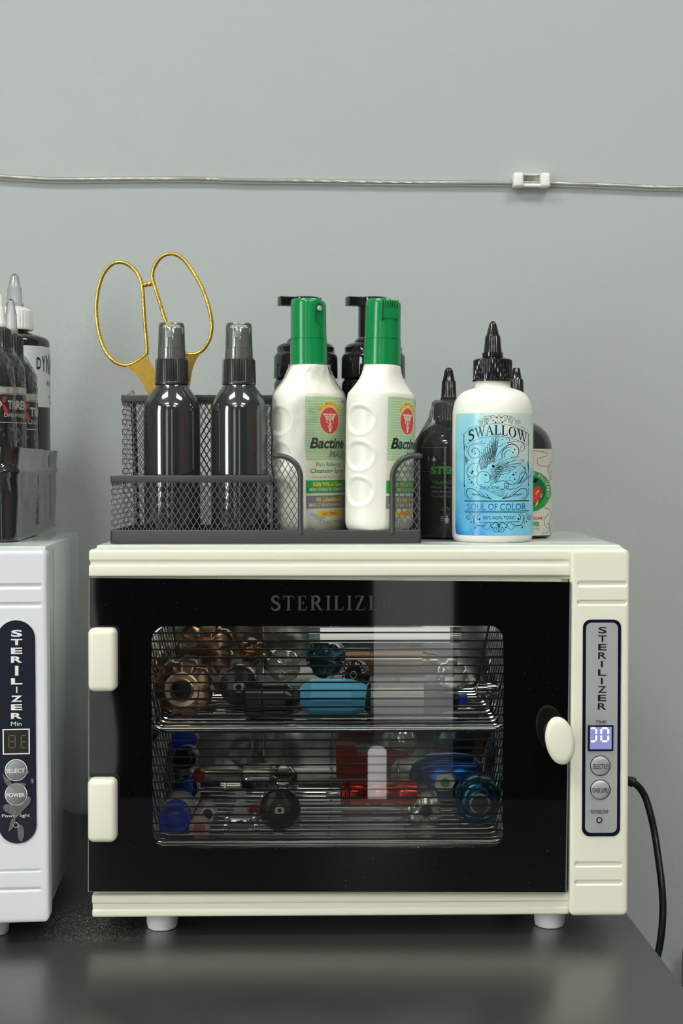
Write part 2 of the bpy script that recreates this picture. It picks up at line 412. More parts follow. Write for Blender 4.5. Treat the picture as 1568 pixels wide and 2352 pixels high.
# ------------------------------------------------------------------ flat artwork, later laid on a surface
_tc = {}
def text_geo(s, bold=0.0, shear=0.0):
    key = (s, bold, shear)
    if key not in _tc:
        cu = bpy.data.curves.new('t', 'FONT'); cu.body = s; cu.offset = bold; cu.shear = shear; cu.resolution_u = 3
        ob = bpy.data.objects.new('t', cu)
        me = bpy.data.meshes.new_from_object(ob)
        vs = [(v.co.x, v.co.y) for v in me.vertices]; fs = [tuple(p.vertices) for p in me.polygons]
        bpy.data.objects.remove(ob); bpy.data.curves.remove(cu); bpy.data.meshes.remove(me)
        x0 = min(v[0] for v in vs); x1 = max(v[0] for v in vs); y0 = min(v[1] for v in vs); y1 = max(v[1] for v in vs)
        _tc[key] = ([((x-x0)/(x1-x0), (y-y0)/(y1-y0)) for x, y in vs], fs)
    return _tc[key]
class Art:
    def __init__(s): s.p = []
    def geo(s, vs, fs, m, ly): s.p.append((vs, fs, m, ly))
    def poly(s, pts, m, ly=1): s.geo([tuple(p)[:2] for p in pts], [tuple(range(len(pts)))], m, ly)
    def rect(s, x0, x1, y0, y1, m, ly=1): s.poly([(x0, y0), (x1, y0), (x1, y1), (x0, y1)], m, ly)
    def disc(s, cx, cy, r, m, ly=1, ry=None, n=32): s.poly(circ(cx, cy, r, n, ry), m, ly)
    def stroke(s, pts, w_, m, ly=2, closed=False, taper=0.0):
        pts = [Vector((p[0], p[1])) for p in pts]; n = len(pts); vs = []; fs = []
        for i, p in enumerate(pts):
            a = pts[(i-1) % n] if (closed or i > 0) else p
            b = pts[(i+1) % n] if (closed or i < n-1) else p
            d = (b-a); d = d.normalized() if d.length > 1e-9 else Vector((1, 0))
            nn = Vector((-d.y, d.x)); h = w_/2
            if taper: h *= (1-taper) + taper*math.sin(PI*i/max(1, n-1))
            vs += [tuple(p+nn*h), tuple(p-nn*h)]
        for i in range(n if closed else n-1):
            j = (i+1) % n; fs.append((2*i, 2*i+1, 2*j+1, 2*j))
        s.geo(vs, fs, m, ly)
    def ring(s, cx, cy, r, w_, m, ly=2, ry=None, n=40): s.stroke(circ(cx, cy, r, n, ry), w_, m, ly, True)
    def text(s, t, x0, x1, y0, y1, m, ly=3, bold=0.0, shear=0.0, fn=None):
        if t == 'I' and (x1-x0) > 0.35*abs(y1-y0): x0, x1 = (x0+x1)/2-0.1*abs(y1-y0), (x0+x1)/2+0.1*abs(y1-y0)
        vs, fs = text_geo(t, bold, shear)
        vs = [(x0+(x1-x0)*u, y0+(y1-y0)*v) for u, v in vs]
        if fn: vs = [fn(*v) for v in vs]
        s.geo(vs, fs, m, ly)
    def emit(s, b, fn, du=None, T=None, lift=0.00007, dv=None):
        for vs, fs, m, ly in s.p:
            if du:
                bm = bmesh.new(); bv = [bm.verts.new((v[0], v[1], 0)) for v in vs]
                for f in fs:
                    try: bm.faces.new([bv[i] for i in f])
                    except ValueError: pass
                xs = [v[0] for v in vs]; x = math.floor(min(xs)/du+1)*du
                while x < max(xs):
                    bmesh.ops.bisect_plane(bm, geom=bm.verts[:]+bm.edges[:]+bm.faces[:], plane_co=(x, 0, 0), plane_no=(1, 0, 0), dist=1e-7)
                    x += du
                if dv:
                    ys = [v[1] for v in vs]; y = math.floor(min(ys)/dv+1)*dv
                    while y < max(ys):
                        bmesh.ops.bisect_plane(bm, geom=bm.verts[:]+bm.edges[:]+bm.faces[:], plane_co=(0, y, 0), plane_no=(0, 1, 0), dist=1e-7)
                        y += dv
                bm.verts.index_update()
                vs = [(v.co.x, v.co.y) for v in bm.verts]; fs = [[v.index for v in f.verts] for f in bm.faces]; bm.free()
            b.add([fn(v[0], v[1], ly*lift) for v in vs], fs, m, T)
        return b

# serif capitals drawn in a box one unit high
def serif(ch):
    k, t = 0.17, 0.055
    def st(x, y0=0, y1=1, w_=k): return [(x, y0), (x+w_, y0), (x+w_, y1), (x, y1)]
    def sf(x, y): return [(x-0.09, y), (x+k+0.09, y), (x+k+0.09, y+t), (x-0.09, y+t)]
    def br(x0, x1, y): return [(x0, y), (x1, y), (x1, y+t), (x0, y+t)]
    P = []; W = 0.8
    def rib(pts, w0, w1):
        pts = spline([(p[0], p[1]) for p in pts], 6); n = len(pts); o1 = []; o2 = []
        for i, p in enumerate(pts):
            d = (pts[min(n-1, i+1)]-pts[max(0, i-1)]).normalized(); h = (w0+(w1-w0)*math.sin(PI*i/(n-1)))/2
            q = Vector((-d.y, d.x))*h; o1.append(tuple(p+q)); o2.append(tuple(p-q))
        for i in range(n-1): P.append([o1[i], o1[i+1], o2[i+1], o2[i]])
    if ch == 'I': P += [st(0.1), sf(0.1, 0), sf(0.1, 1-t)]; W = 0.37
    elif ch == 'L': P += [st(0.1), sf(0.1, 0), sf(0.1, 1-t), br(0.1, 0.62, 0), [(0.57, 0), (0.66, 0), (0.70, 0.28), (0.66, 0.28)]]; W = 0.72
    elif ch == 'T': P += [st(0.3), sf(0.3, 0), br(0.0, 0.77, 1-t), [(0.0, 1), (0.05, 1), (0.03, 0.76), (-0.01, 0.76)], [(0.72, 1), (0.77, 1), (0.78, 0.76), (0.74, 0.76)]]; W = 0.78
    elif ch == 'E': P += [st(0.1), sf(0.1, 0), sf(0.1, 1-t), br(0.1, 0.64, 0), br(0.1, 0.62, 1-t), br(0.1, 0.48, 0.48), [(0.44, 0.38), (0.48, 0.38), (0.48, 0.62), (0.44, 0.62)],
                          [(0.6, 0), (0.66, 0), (0.7, 0.26), (0.66, 0.26)], [(0.58, 1), (0.63, 1), (0.64, 0.76), (0.6, 0.76)]]; W = 0.72
    elif ch == 'Z': P += [[(0.02, 0), (0.2, 0), (0.68, 1), (0.5, 1)], br(0.04, 0.7, 0), br(0.06, 0.68, 1-t), [(0.05, 1), (0.1, 1), (0.08, 0.76), (0.04, 0.76)], [(0.66, 0), (0.71, 0), (0.75, 0.26), (0.71, 0.26)]]; W = 0.76
    elif ch == 'R':
        P += [st(0.1), sf(0.1, 0), sf(0.1, 1-t), [(0.34, 0.5), (0.5, 0.5), (0.86, 0.0), (0.68, 0.0)], br(0.66, 0.92, 0)]
        rib([(0.2, 0.97), (0.48, 0.96), (0.64, 0.75), (0.48, 0.53), (0.2, 0.51)], 0.05, 0.19); W = 0.9
    elif ch == 'S':
        rib([(0.56, 0.74), (0.54, 0.9), (0.34, 0.98), (0.12, 0.86), (0.14, 0.66), (0.36, 0.52), (0.56, 0.36), (0.56, 0.14), (0.32, 0.02), (0.1, 0.1), (0.06, 0.28)], 0.05, 0.19); W = 0.66
    elif ch == 'O':
        o = circ(0.45, 0.5, 0.42, 32, 0.51); i_ = circ(0.45, 0.5, 0.25, 32, 0.46)
        for q in range(32): P.append([o[q], o[(q+1) % 32], i_[(q+1) % 32], i_[q]])
        W = 0.9
    elif ch == 'A': P += [[(0.38, 1.02), (0.46, 1.02), (0.86, 0), (0.66, 0)], [(0.38, 1.02), (0.42, 0.95), (0.12, 0), (0.06, 0)], br(0.2, 0.62, 0.32), br(-0.04, 0.24, 0), br(0.56, 0.96, 0)]; W = 0.92
    elif ch == 'W': P += [[(0.04, 1), (0.22, 1), (0.44, 0), (0.38, 0)], [(0.38, 0), (0.44, 0), (0.62, 0.95), (0.57, 0.95)], [(0.46, 1), (0.64, 1), (0.86, 0), (0.8, 0)], [(0.8, 0), (0.86, 0), (1.08, 1), (1.02, 1)],
                          br(-0.06, 0.3, 1-t), br(0.42, 0.7, 1-t), br(0.92, 1.18, 1-t)]; W = 1.16
    return P, W
def serif_word(art, word, x0, x1, y0, y1, m, ly=3, gap=0.12, fn=None):
    gl = [serif(c) for c in word]; tot = sum(g[1] for g in gl) + gap*(len(gl)-1); x = 0
    for P, W in gl:
        for p in P:
            q = [(x0+(x1-x0)*(x+a)/tot, y0+(y1-y0)*b_) for a, b_ in p]
            if fn: q = [fn(*v) for v in q]
            art.poly(q, m, ly)
        x += W+gap
# ------------------------------------------------------------------ the room
WALL_Y = at_depth(784, 1176, 1.45).y
RX0, RX1, RY0, RH = -1.95, 1.95, -2.4, 2.65
def wall_box(name, x0, x1, y0, y1, z0, z1, m):
    return struct(B().box(x0, x1, y0, y1, z0, z1, m).build(name))
wall_box('wall_back', RX0-0.1, RX1+0.1, WALL_Y, WALL_Y+0.1, 0, RH, M['wall'])
wall_box('floor', RX0-0.1, RX1+0.1, RY0-0.1, WALL_Y+0.1, -0.1, 0, M['floor'])
wall_box('ceiling', RX0-0.1, RX1+0.1, RY0-0.1, WALL_Y+0.1, RH, RH+0.1, M['ceiling'])
wall_box('wall_front', RX0-0.1, RX1+0.1, RY0-0.1, RY0, 0, RH, M['wall'])
# left wall with a tall window, right wall with a brown door
WY0, WY1, WZ0, WZ1 = -0.95, -0.15, 0.5, 2.25
b = B()
b.box(RX0-0.1, RX0, RY0, WY0, 0, RH, M['wall_dark']); b.box(RX0-0.1, RX0, WY1, WALL_Y, 0, RH, M['wall_dark'])
b.box(RX0-0.1, RX0, WY0, WY1, 0, WZ0, M['wall_dark']); b.box(RX0-0.1, RX0, WY0, WY1, WZ1, RH, M['wall_dark'])
struct(b.build('wall_left'))
b = B().box(RX0-0.085, RX0-0.075, WY0, WY1, WZ0, WZ1, M['daylight'])
for y in (WY0, WY1-0.04): b.box(RX0-0.07, RX0+0.01, y, y+0.04, WZ0, WZ1, M['wall'])
for z in (WZ0, WZ1-0.04): b.box(RX0-0.07, RX0+0.01, WY0, WY1, z, z+0.04, M['wall'])
struct(b.build('window_1'))
wall_box('wall_right', RX1, RX1+0.1, RY0, WALL_Y, 0, RH, M['wall_dark'])
b = B().box(RX1-0.04, RX1, -0.3, 0.45, 0, 2.05, M['wood'], 0.004)
b.box(RX1-0.055, RX1-0.04, -0.2, 0.35, 0.15, 0.95, M['wood'], 0.006); b.box(RX1-0.055, RX1-0.04, -0.2, 0.35, 1.1, 1.95, M['wood'], 0.006)
struct(b.build('door_1'))
# unseen black sheets added across the far side to darken the glass reflections
def added_black_sheet(name, x0, x1, y, label, z0=0.02, wave=0.0):
    n = int((x1-x0)/0.02); pts = [(x0+(x1-x0)*i/n, y+0.03*math.sin(i*0.55)+0.012*math.sin(i*1.7)) for i in range(n+1)]
    b = B(); vs = []; fs = []
    m = n+1; zz = [z0+(2.55-z0)*q/30 for q in range(31)]
    for z in zz:
        for off in (0, 0.004):
            vs += [(p[0]+wave*math.sin(z*6.5)*(1-(p[0]-x0)/(x1-x0))**4, p[1]+off, z) for p in pts]
    for q in range(30):
        for i in range(n):
            o = 2*m*q; fs += [(o+i, o+i+1, o+2*m+i+1, o+2*m+i), (o+m+i, o+m+i+1, o+3*m+i+1, o+3*m+i)]
    b.add(vs, fs, M['added_black_sheet'])
    tag(b.build(name), label, 'added_black_sheet', None)
for nm, x0, x1, z0, z1 in (('added_glow_pane_1', 0.0, 0.24, 0.30, 1.9), ('added_glow_pane_2', -1.30, -0.80, 0.12, 1.9)):  # unseen glowing panes added to give pale reflections in the black glass
    b = B().box(x0-0.1, x1+0.1, RY0, RY0+0.012, z0, z1, M['added_pane_glow'])
    for z in (z0-0.03, z1): b.box(x0-0.13, x1+0.13, RY0, RY0+0.03, z, z+0.03, M['white_p'])
    struct(b.build(nm))
added_black_sheet('added_black_sheet', -1.93, -1.34, -2.25, 'black sheet added at the far left to darken reflections')
added_black_sheet('added_black_sheet', -0.83, -0.005, -2.25, 'wide black sheet added between the two glow panes to darken reflections', wave=0.035)
added_black_sheet('added_black_sheet', 0.238, 1.93, -2.25, 'black sheet added right of the slim glow pane to darken reflections')
t = thing('added_streak_light', 'short upright light tube added to reflect as a streak in the glass', 'added light', None, 0.008, -2.12, 0)  # unseen tube added for a bright streak reflected in the door
B().lathe([(0.001, 0), (0.06, 0), (0.06, 0.01), (0.012, 0.014)], M['print'], 32).build('base', t)
B().lathe([(0.026, 0.012), (0.028, 0.02), (0.028, 0.25), (0.02, 0.262)], mat('tube_glow', (0.9, 0.9, 0.9), 0.5, emit=(1, 1, 0.97), estr=3.0), 32).build('light_tube', t)
k = 0
for (x, y, wx, wy) in ((-0.75, 0.45, 0.6, 0.3), (0.75, 0.45, 0.6, 0.3), (-0.75, -0.85, 0.6, 0.3), (0.75, -0.85, 0.6, 0.3), (-0.75, -1.85, 0.6, 0.3), (0.75, -1.85, 0.6, 0.3)):  # the rearmost pair is added to light the inside of the cabinet
    side = ('left' if x < 0 else 'right'); dep = ('near the grey wall' if y > 0 else 'over the middle of the room' if y > -1 else 'added near the far wall to light the cabinet inside')
    t = thing('ceiling_light', 'rectangular white ceiling light on the %s, %s' % (side, dep), 'ceiling light', None, x, y, RH, 'ceiling lights')
    f = B()
    f.box(-wx/2-0.02, -wx/2, -wy/2-0.02, wy/2+0.02, -0.05, 0, M['white_p']); f.box(wx/2, wx/2+0.02, -wy/2-0.02, wy/2+0.02, -0.05, 0, M['white_p'])
    f.box(-wx/2, wx/2, -wy/2-0.02, -wy/2, -0.05, 0, M['white_p']); f.box(-wx/2, wx/2, wy/2, wy/2+0.02, -0.05, 0, M['white_p'])
    f.build('frame', t); B().box(-wx/2, wx/2, -wy/2, wy/2, -0.04, -0.015, M['lamp']).build('diffuser', t)

# ------------------------------------------------------------------ table
te = at_z(1438, 2095, 0); te2 = at_z(1566, 2262, 0)
TX1 = (te.x+te2.x)/2; TX0 = TX1 - 1.5; TY0 = 0.60; TY1 = WALL_Y - 0.004
t = thing('table', 'black satin table carrying both sterilizer cabinets', 'table', None, 0, 0, 0)
B().box(TX0, TX1, TY0, TY1, TZ-0.028, TZ, M['table'], 0.0015).build('tabletop', t)
for x in (TX0+0.03, TX1-0.08):
    for y in (TY0+0.05, TY1-0.1):
        B().box(x, x+0.05, y, y+0.05, 0, TZ-0.028, M['print'], 0.003).build('leg', t)
# dark cabinet beyond the table at the right edge of the picture
r = ray(1564, 2178); cx = CL + r*((WALL_Y-0.02-CL.y)/r.y)
t = thing('cabinet', 'black cabinet edge standing by the wall at the right border', 'cabinet', None, cx.x, WALL_Y-0.07, 0)
ch = cx.z
B().box(0, 0.4, -0.05, 0.05, 0, ch, M['print'], 0.003).build('body', t)
B().box(0.01, 0.39, -0.056, -0.05, 0.05, ch-0.03, M['print'], 0.002).build('door', t)

# ------------------------------------------------------------------ wall cable and clip
def on_wall(px, py, off=0.004):
    r = ray(px, py); return CL + r*((WALL_Y-off-CL.y)/r.y)
pts = [(-60, 402), (0, 405), (70, 409), (130, 412), (260, 411), (400, 410), (480, 411), (560, 414), (700, 415), (900, 418), (1050, 419), (1170, 420), (1215, 419), (1260, 420), (1330, 423), (1400, 425), (1480, 429), (1568, 431), (1640, 434)]
sp = [Vector(p) for p in spline([(p[0], p[1], 0) for p in pts], 5)]
o0 = on_wall(800, 416)
t = thing('wall_cable', 'thin clear cable with silver strands running across the grey wall', 'cable', None, o0.x, o0.y, o0.z)
P3 = [on_wall(p.x, p.y, 0.0045) - o0 for p in sp]
B().tube(P3, 0.0021, M['cable'], 10).build('jacket', t)
for ph in (0, PI):
    pp = []
    for i in range(len(P3)-1):
        for q in range(6):
            v = P3[i].lerp(P3[i+1], q/6); a = (i*6+q)*0.55+ph
            pp.append(v+Vector((0, math.cos(a), math.sin(a)))*0.0007)
    B().tube(pp, 0.00075, M['strand'], 6).build('wire_strand', t)
a = on_wall(1174, 433, 0); c_ = on_wall(1259, 402, 0)
cw, chh = c_.x-a.x, c_.z-a.z
t = thing('cable_clip', 'small white plastic clip holding the cable to the wall', 'cable clip', None, a.x, WALL_Y, a.z)
b = B(); b.box(0.001, cw-0.001, -0.0025, 0, 0.001, chh-0.001, M['clip'], 0.0006)
b.box(0.0, cw, -0.011, -0.0015, 0.0, chh*0.24, M['clip'], 0.001); b.box(cw*0.26, cw*0.76, -0.011, -0.0015, chh*0.82, chh*0.93, M['clip'], 0.0008)
b.box(cw*0.42, cw*0.58, -0.004, -0.002, chh*0.62, chh*0.74, M['clip'], 0.0006)
b.build('base', t)
for x0, x1 in ((0, cw*0.28), (cw*0.73, cw)):
    B().box(x0, x1, -0.0135, -0.0012, -0.0006, chh, M['clip'], 0.0028, 5).build('jaw', t)

# ------------------------------------------------------------------ sterilizer cabinets
def relief_panel(b, x0, x1, z0, z1, yf, yb, r, pills, m, depth=0.0012, edge=0.0035, nx=56, nz=300):
    """moulded front with rounded corners, rounded edge and pill-shaped grooves"""
    hw = (x1-x0)/2; hz = (z1-z0)/2; cx = (x0+x1)/2; cz = (z0+z1)/2
    zs = sorted(set([z0+(z1-z0)*i/nz for i in range(nz+1)] + [e+s*d for e, s in ((z0, 1), (z1, -1)) for d in (0.0003, 0.0008, 0.0014, 0.0022)]))
    us = sorted(set([-1+2*i/nx for i in range(nx+1)] + [s*(1-q) for s in (1, -1) for q in (0.004, 0.012, 0.022)]))
    vs = []; fs = []; n = len(us)
    for z in zs:
        dz = max(0, abs(z-cz)-(hz-r)); w_ = hw-r+math.sqrt(max(0, r*r-dz*dz)) if dz > 0 else hw
        for u in us:
            x = cx+u*w_
            de = min(w_-abs(u)*w_, hz-abs(z-cz)); y = yf
            if de < edge: q = 1-de/edge; y += edge*0.55*(1-math.sqrt(max(0, 1-q*q)))
            for (px0, px1, pz0, pz1) in pills:
                pr = (pz1-pz0)/2; qx = min(max(x, px0+pr), px1-pr); d = math.hypot(x-qx, z-(pz0+pz1)/2)
                k_ = max(0, min(1, (pr+0.0006-d)/0.0012)); y += depth*k_*k_*(3-2*k_)
            vs.append((x, y, z))
    R = len(zs)
    for i in range(R-1):
        for j in range(n-1):
            fs.append((i*n+j, i*n+j+1, (i+1)*n+j+1, (i+1)*n+j))
    ring = [j for j in range(n)] + [i*n+n-1 for i in range(1, R)] + [(R-1)*n+j for j in range(n-2, -1, -1)] + [i*n for i in range(R-2, 0, -1)]
    k = len(vs); vs += [(vs[i][0], yb, vs[i][2]) for i in ring]
    for i in range(len(ring)):
        j = (i+1) % len(ring); fs.append((ring[i], k+i, k+j, ring[j]))
    fs.append(tuple(range(k, k+len(ring))))
    b.add(vs, fs, m)

ZB = S.pix(760, 2104, 0)[1]; ZT = S.pix(760, 1262, 0)[1]
TOPZ = ZT + 0.0024
W = S.pix(1446, 1262, -0.004)[0]
XC = S.pix(1309, 1700, -0.004)[0]
DEP = 0.232

def cabinet(fr, label, mp, mcas, full, xr):
    """xr: x of the cabinet's right side in its frame; the cabinet is W wide"""
    X = xr - W
    t = thing('uv_sterilizer', label, 'sterilizer', fr, X, 0, 0, 'countertop sterilizer cabinets')
    t.location.z = TZ
    # casing: sheet metal shell, open at the front
    b = B(); c0, c1 = 0.003, W-0.003; zb, zt = ZB+0.003, TOPZ
    b.box(c0, c1, 0.016, DEP, zt-0.003, zt, mcas, 0.0014); b.box(c0, c1, 0.016, DEP, zb, zb+0.003, mcas, 0.001)
    b.box(c0, c0+0.002, 0.016, DEP, zb, zt-0.001, mcas, 0.0008); b.box(c1-0.002, c1, 0.016, DEP, zb, zt-0.001, mcas, 0.0008)
    b.box(c0, c1, DEP-0.002, DEP, zb, zt-0.001, mcas, 0.0008)
    b.box(c1-0.0003, c1+0.0002, 0.056, 0.0566, zb+0.004, zt-0.004, M['edge'])
    b.box(c0+0.004, c1-0.004, 0.052, 0.0526, zt-0.0003, zt+0.0002, mcas)
    b.build('casing', t)
    # top and bottom bars
    P = lambda py: S.pix(760, py, 0)[1]
    b = B(); z1, z2, z3, z4 = P(1323.5), P(1297), P(1290), P(1262)
    b.box(0, XC+0.001, 0.000, 0.018, z1, z2, mp, 0.0013, 4); b.box(0, XC+0.001, 0.000, 0.016, z3, z4, mp, 0.0022, 5); b.box(0.0012, XC, 0.0009, 0.018, z1+0.002, z4-0.003, mp)
    b.box(0.002, XC, 0.0035, 0.02, P(1332), z1+0.002, mp, 0.0004)
    # sloping shoulder from the bar up to the casing
    y0, y1 = 0.0025, 0.019
    b.add([(0.0035, y0, z4-0.004), (XC+0.002, y0, z4-0.004), (XC+0.002, y0, z4-0.0003), (0.0035, y0, z4-0.0003), (0.0055, y1, TOPZ-0.0005), (XC+0.002, y1, TOPZ-0.0005), (XC+0.002, y1, z4-0.004), (0.0055, y1, z4-0.004)],
          [(0, 1, 2, 3), (3, 2, 5, 4), (0, 3, 4, 7), (1, 6, 5, 2), (4, 5, 6, 7)], mp)
    b.build('top_bar', t)
    b = B(); z1, z2, z3, z4 = P(2105), P(2086), P(2075), P(2053)
    b.box(0.0006, XC+0.001, 0.0005, 0.018, z1, z2, mp, 0.0018, 4); b.box(0.0006, XC+0.001, 0.0005, 0.018, z3, z4, mp, 0.0015, 4); b.box(0.0012, XC, 0.0014, 0.02, z1+0.002, z4-0.002, mp)
    b.build('bottom_bar', t)
    # control column
    if full:
        pz = [(S.pix(1326, 1347, -.004), S.pix(1439, 1336, -.004)), (S.pix(1326, 1390, -.004), S.pix(1439, 1379, -.004)), (S.pix(1320, 1991, -.004), S.pix(1428, 1980, -.004)), (S.pix(1320, 2033, -.004), S.pix(1428, 2022, -.004))]
        FX = lambda px, py, y=-0.004: (S.pix(px, py, y)[0]-X, S.pix(px, py, y)[1])
        pills = [(a_[0]-X, c2[0]-X, a_[1], c2[1]) for a_, c2 in pz]
    else:
        pz = [((-22, 1351), (96, 1341)), ((-22, 1394), (96, 1384)), ((-26, 2005), (92, 1997)), ((-26, 2048), (92, 2040))]
        FX = lambda px, py, y=-0.004: (L.pix(px, py, y)[0]-X, L.pix(px, py, y)[1])
        pills = [FX(*a_)+FX(*c2) for a_, c2 in pz]; pills = [(a_, c2, b_, d_) for a_, b_, c2, d_ in pills]
    b = B(); relief_panel(b, XC, W, P(2103.5), P(1261.5), -0.004, 0.012, 0.0042, pills, mp)
    b.box(XC+0.001, W-0.0022, 0.008, 0.019, P(2101), ZT-0.0015, mp, 0.002)
    b.add([(XC, 0.001, ZT-0.004), (W-0.002, 0.001, ZT-0.004), (W-0.002, 0.001, ZT-0.0008), (XC, 0.001, ZT-0.0008), (XC, 0.019, TOPZ-0.0005), (W-0.0035, 0.019, TOPZ-0.0005), (W-0.0035, 0.019, ZT-0.004), (XC, 0.019, ZT-0.004)],
          [(0, 1, 2, 3), (3, 2, 5, 4), (0, 3, 4, 7), (1, 6, 5, 2), (4, 5, 6, 7)], mp)
    b.build('control_column', t)
    for x in (FX(374, 2145, 0.03)[0] if full else 0.0545, FX(1259.5, 2133, 0.03)[0] if full else W-0.0455):
        for y in (0.026, 0.20):
            b = B(); zf = ZB+0.003
            b.lathe([(0.0100, 0.0), (0.0109, 0.0006), (0.0116, 0.003), (0.0118, 0.006), (0.0118, zf)], M['foot'], 40, (x, y)); b.build('foot', t)
    return t, FX, X

def door_frame_pts(n=16):
    pass

# ---- the cream cabinet in the middle
st, FX, _ = cabinet(S, 'cream tabletop sterilizer cabinet with black glass door, tools inside', M['cream'], M['casing'], True, W)
# polished liner
b = B(); lx0, lx1, ly0, ly1, lz0, lz1 = 0.012, XC-0.006, 0.012, DEP-0.012, ZB+0.018, ZT-0.022
th = 0.001
b.box(lx0-th, lx0, ly0, ly1, lz0, lz1, M['steel']); b.box(lx1, lx1+th, ly0, ly1, lz0, lz1, M['steel'])
b.box(lx0, lx1, ly1, ly1+th, lz0, lz1, M['steel']); b.box(lx0, lx1, ly0, ly1, lz0-th, lz0, M['steel']); b.box(lx0, lx1, ly0, ly1, lz1, lz1+th, M['steel'])
b.build('steel_liner', st)
b = B()  # frame added behind the door edge to block leaking tube light
b.box(0.004, XC-0.001, 0.004, 0.0115, S.pix(760, 1350, 0)[1], S.pix(760, 1326, 0)[1], M['cream']); b.box(0.004, XC-0.001, 0.004, 0.0115, S.pix(760, 2060, 0)[1], lz0, M['cream'])
b.box(0.004, lx0, 0.004, 0.0115, lz0, lz1, M['cream']); b.box(lx1, XC-0.001, 0.004, 0.0115, lz0, lz1, M['cream']); b.build('added_leak_frame', st)
# lamp tube under the chamber's roof
xa_, za_ = S.pix(735, 1459, 0.10); xb2, _ = S.pix(1032, 1459, 0.10)
b = B(); b.tube([(xa_, 0.10, za_), (xb2, 0.10, za_)], 0.0062, mat('tube_lamp_glass', (0.6, 0.61, 0.58), 0.3, emit=(1.0, 1.0, 0.94), estr=0.35), 20)
b.tube([(xa_-0.009, 0.10, za_), (xa_, 0.10, za_)], 0.0066, M['steel'], 20); b.tube([(xb2, 0.10, za_), (xb2+0.009, 0.10, za_)], 0.0066, M['steel'], 20)
b.build('lamp_fill_tube', st)
xa_, xb2, za_ = lx0+0.02, lx1-0.02, lz1-0.009  # second tube added above the window, out of view, to brighten the chamber
b = B(); b.tube([(xa_, 0.028, za_), (xb2, 0.028, za_)], 0.006, mat('fill_tube_glass', (0.85, 0.87, 0.85), 0.3, emit=(1.0, 0.99, 0.93), estr=3.2), 20)
b.tube([(xa_-0.012, 0.028, za_), (xa_, 0.028, za_)], 0.0064, M['steel'], 20); b.tube([(xb2, 0.028, za_), (xb2+0.012, 0.028, za_)], 0.0064, M['steel'], 20)
b.build('lamp_fill_tube', st)
# door
dr_y0, dr_y1 = -0.0045, -0.0005
P0 = lambda px, py: S.pix(px, py, dr_y0)
tl, tr, bl, br_ = P0(203.5, 1327.5), P0(1310.5, 1337), P0(201.5, 2049), P0(1300.5, 2051)
w0 = P0(347, 1436); w1 = P0(1159, 1440); w2 = P0(348, 1948); w3 = P0(1152, 1950)
def quad_map(u, v):      # door coordinates
    a_ = Vector(bl).lerp(Vector(br_), u); c2 = Vector(tl).lerp(Vector(tr), u); return a_.lerp(c2, v)
hole = rrect(w0[0], (w1[0]+w3[0])/2, (w2[1]+w3[1])/2, (w0[1]+w1[1])/2, 0.0108, 10)
hc = Vector(((w0[0]+w1[0])/2, (w0[1]+w2[1])/2))
outer = []
oc = [Vector(tr), Vector(tl), Vector(bl), Vector(br_)]
n = len(hole); q4 = n//4
for i, h in enumerate(hole):       # match each hole point to the outline: corner groups of the rounded rectangle
    g = i//q4; outer.append(oc[g])
def edge_pt(i):
    g = i//q4; k_ = i % q4
    cpt = oc[g]
    return cpt
vs = []; fs = []
for y in (dr_y0, dr_y1):
    vs += [(h[0], y, h[1]) for h in hole] + [(o.x, y, o.y) for o in oc]
def door_face(off, flip):
    out = []
    for g in range(4):
        for k_ in range(q4-1):
            i = g*q4+k_; out.append((off+i, off+i+1, off+n+g))
        i = g*q4+q4-1; j = (i+1) % n; out.append((off+i, off+j, off+n+(g+1) % 4, off+n+g))
    return [tuple(reversed(f)) for f in out] if flip else out
N_ = n+4
fs = door_face(0, False)+door_face(N_, True)
fs += [(i, (i+1) % n, N_+(i+1) % n, N_+i) for i in range(n)]
b = B(); b.add(vs, fs, M['black_glass'])
b.add([(o.x, y, o.y) for y in (dr_y0, dr_y1) for o in oc], [(g, (g+1) % 4, 4+(g+1) % 4, 4+g) for g in range(4)], M['edge'])
dn = b.build('door', st, 30)
# thin pale glass rim
b = B()
for p, q in ((oc[0], oc[3]), (oc[1], oc[2])):
    s_ = -1 if p.x > 0.1 else 1
    b.add([(p.x+s_*dx, y, p.y) for y in (dr_y0-0.0001, dr_y1) for dx in (0, 0.0008)] + [(q.x+s_*dx, y, q.y) for y in (dr_y0-0.0001, dr_y1) for dx in (0, 0.0008)],
          [(0, 1, 5, 4), (2, 3, 7, 6), (0, 2, 6, 4), (1, 3, 7, 5), (0, 1, 3, 2), (4, 5, 7, 6)], M['edge'])
b.add([(p.x, y, p.y+dz) for y in (dr_y0-0.0001, dr_y1) for p in (oc[2], oc[3]) for dz in (0, 0.0005)], [(0, 1, 3, 2), (4, 5, 7, 6), (0, 2, 6, 4), (1, 3, 7, 5)], M['edge'])
b.build('glass_rim', dn)
b = B(); b.plate(hole, dr_y0, dr_y1, M['pane'])
for i in range(26):
    zl = P0(760, 1454.5+19.03*i)[1]; xa, xb = w0[0]+0.0001, w1[0]-0.0002
    hz = [h for h in hole if abs(h[1]-zl) < 0.0012]
    if len(hz) >= 2: xa, xb = min(h[0] for h in hz), max(h[0] for h in hz)
    th_ = 0.00062 if i not in (1, 3, 8) else 0.0008
    b.box(xa, xb, -0.0012, -0.0008, zl-th_, zl+th_, M['print'])
b.build('window_pane', dn)
a = Art(); x0, z0 = P0(622, 1402); x1, z1 = P0(905, 1368)
serif_word(a, 'STERILIZER', x0, x1, z0, z1, M['silver_print'], 2, 0.2)
b = B(); a.emit(b, lambda u, v, l: (u, dr_y0-l, v)); b.build('sterilizer_lettering', dn)
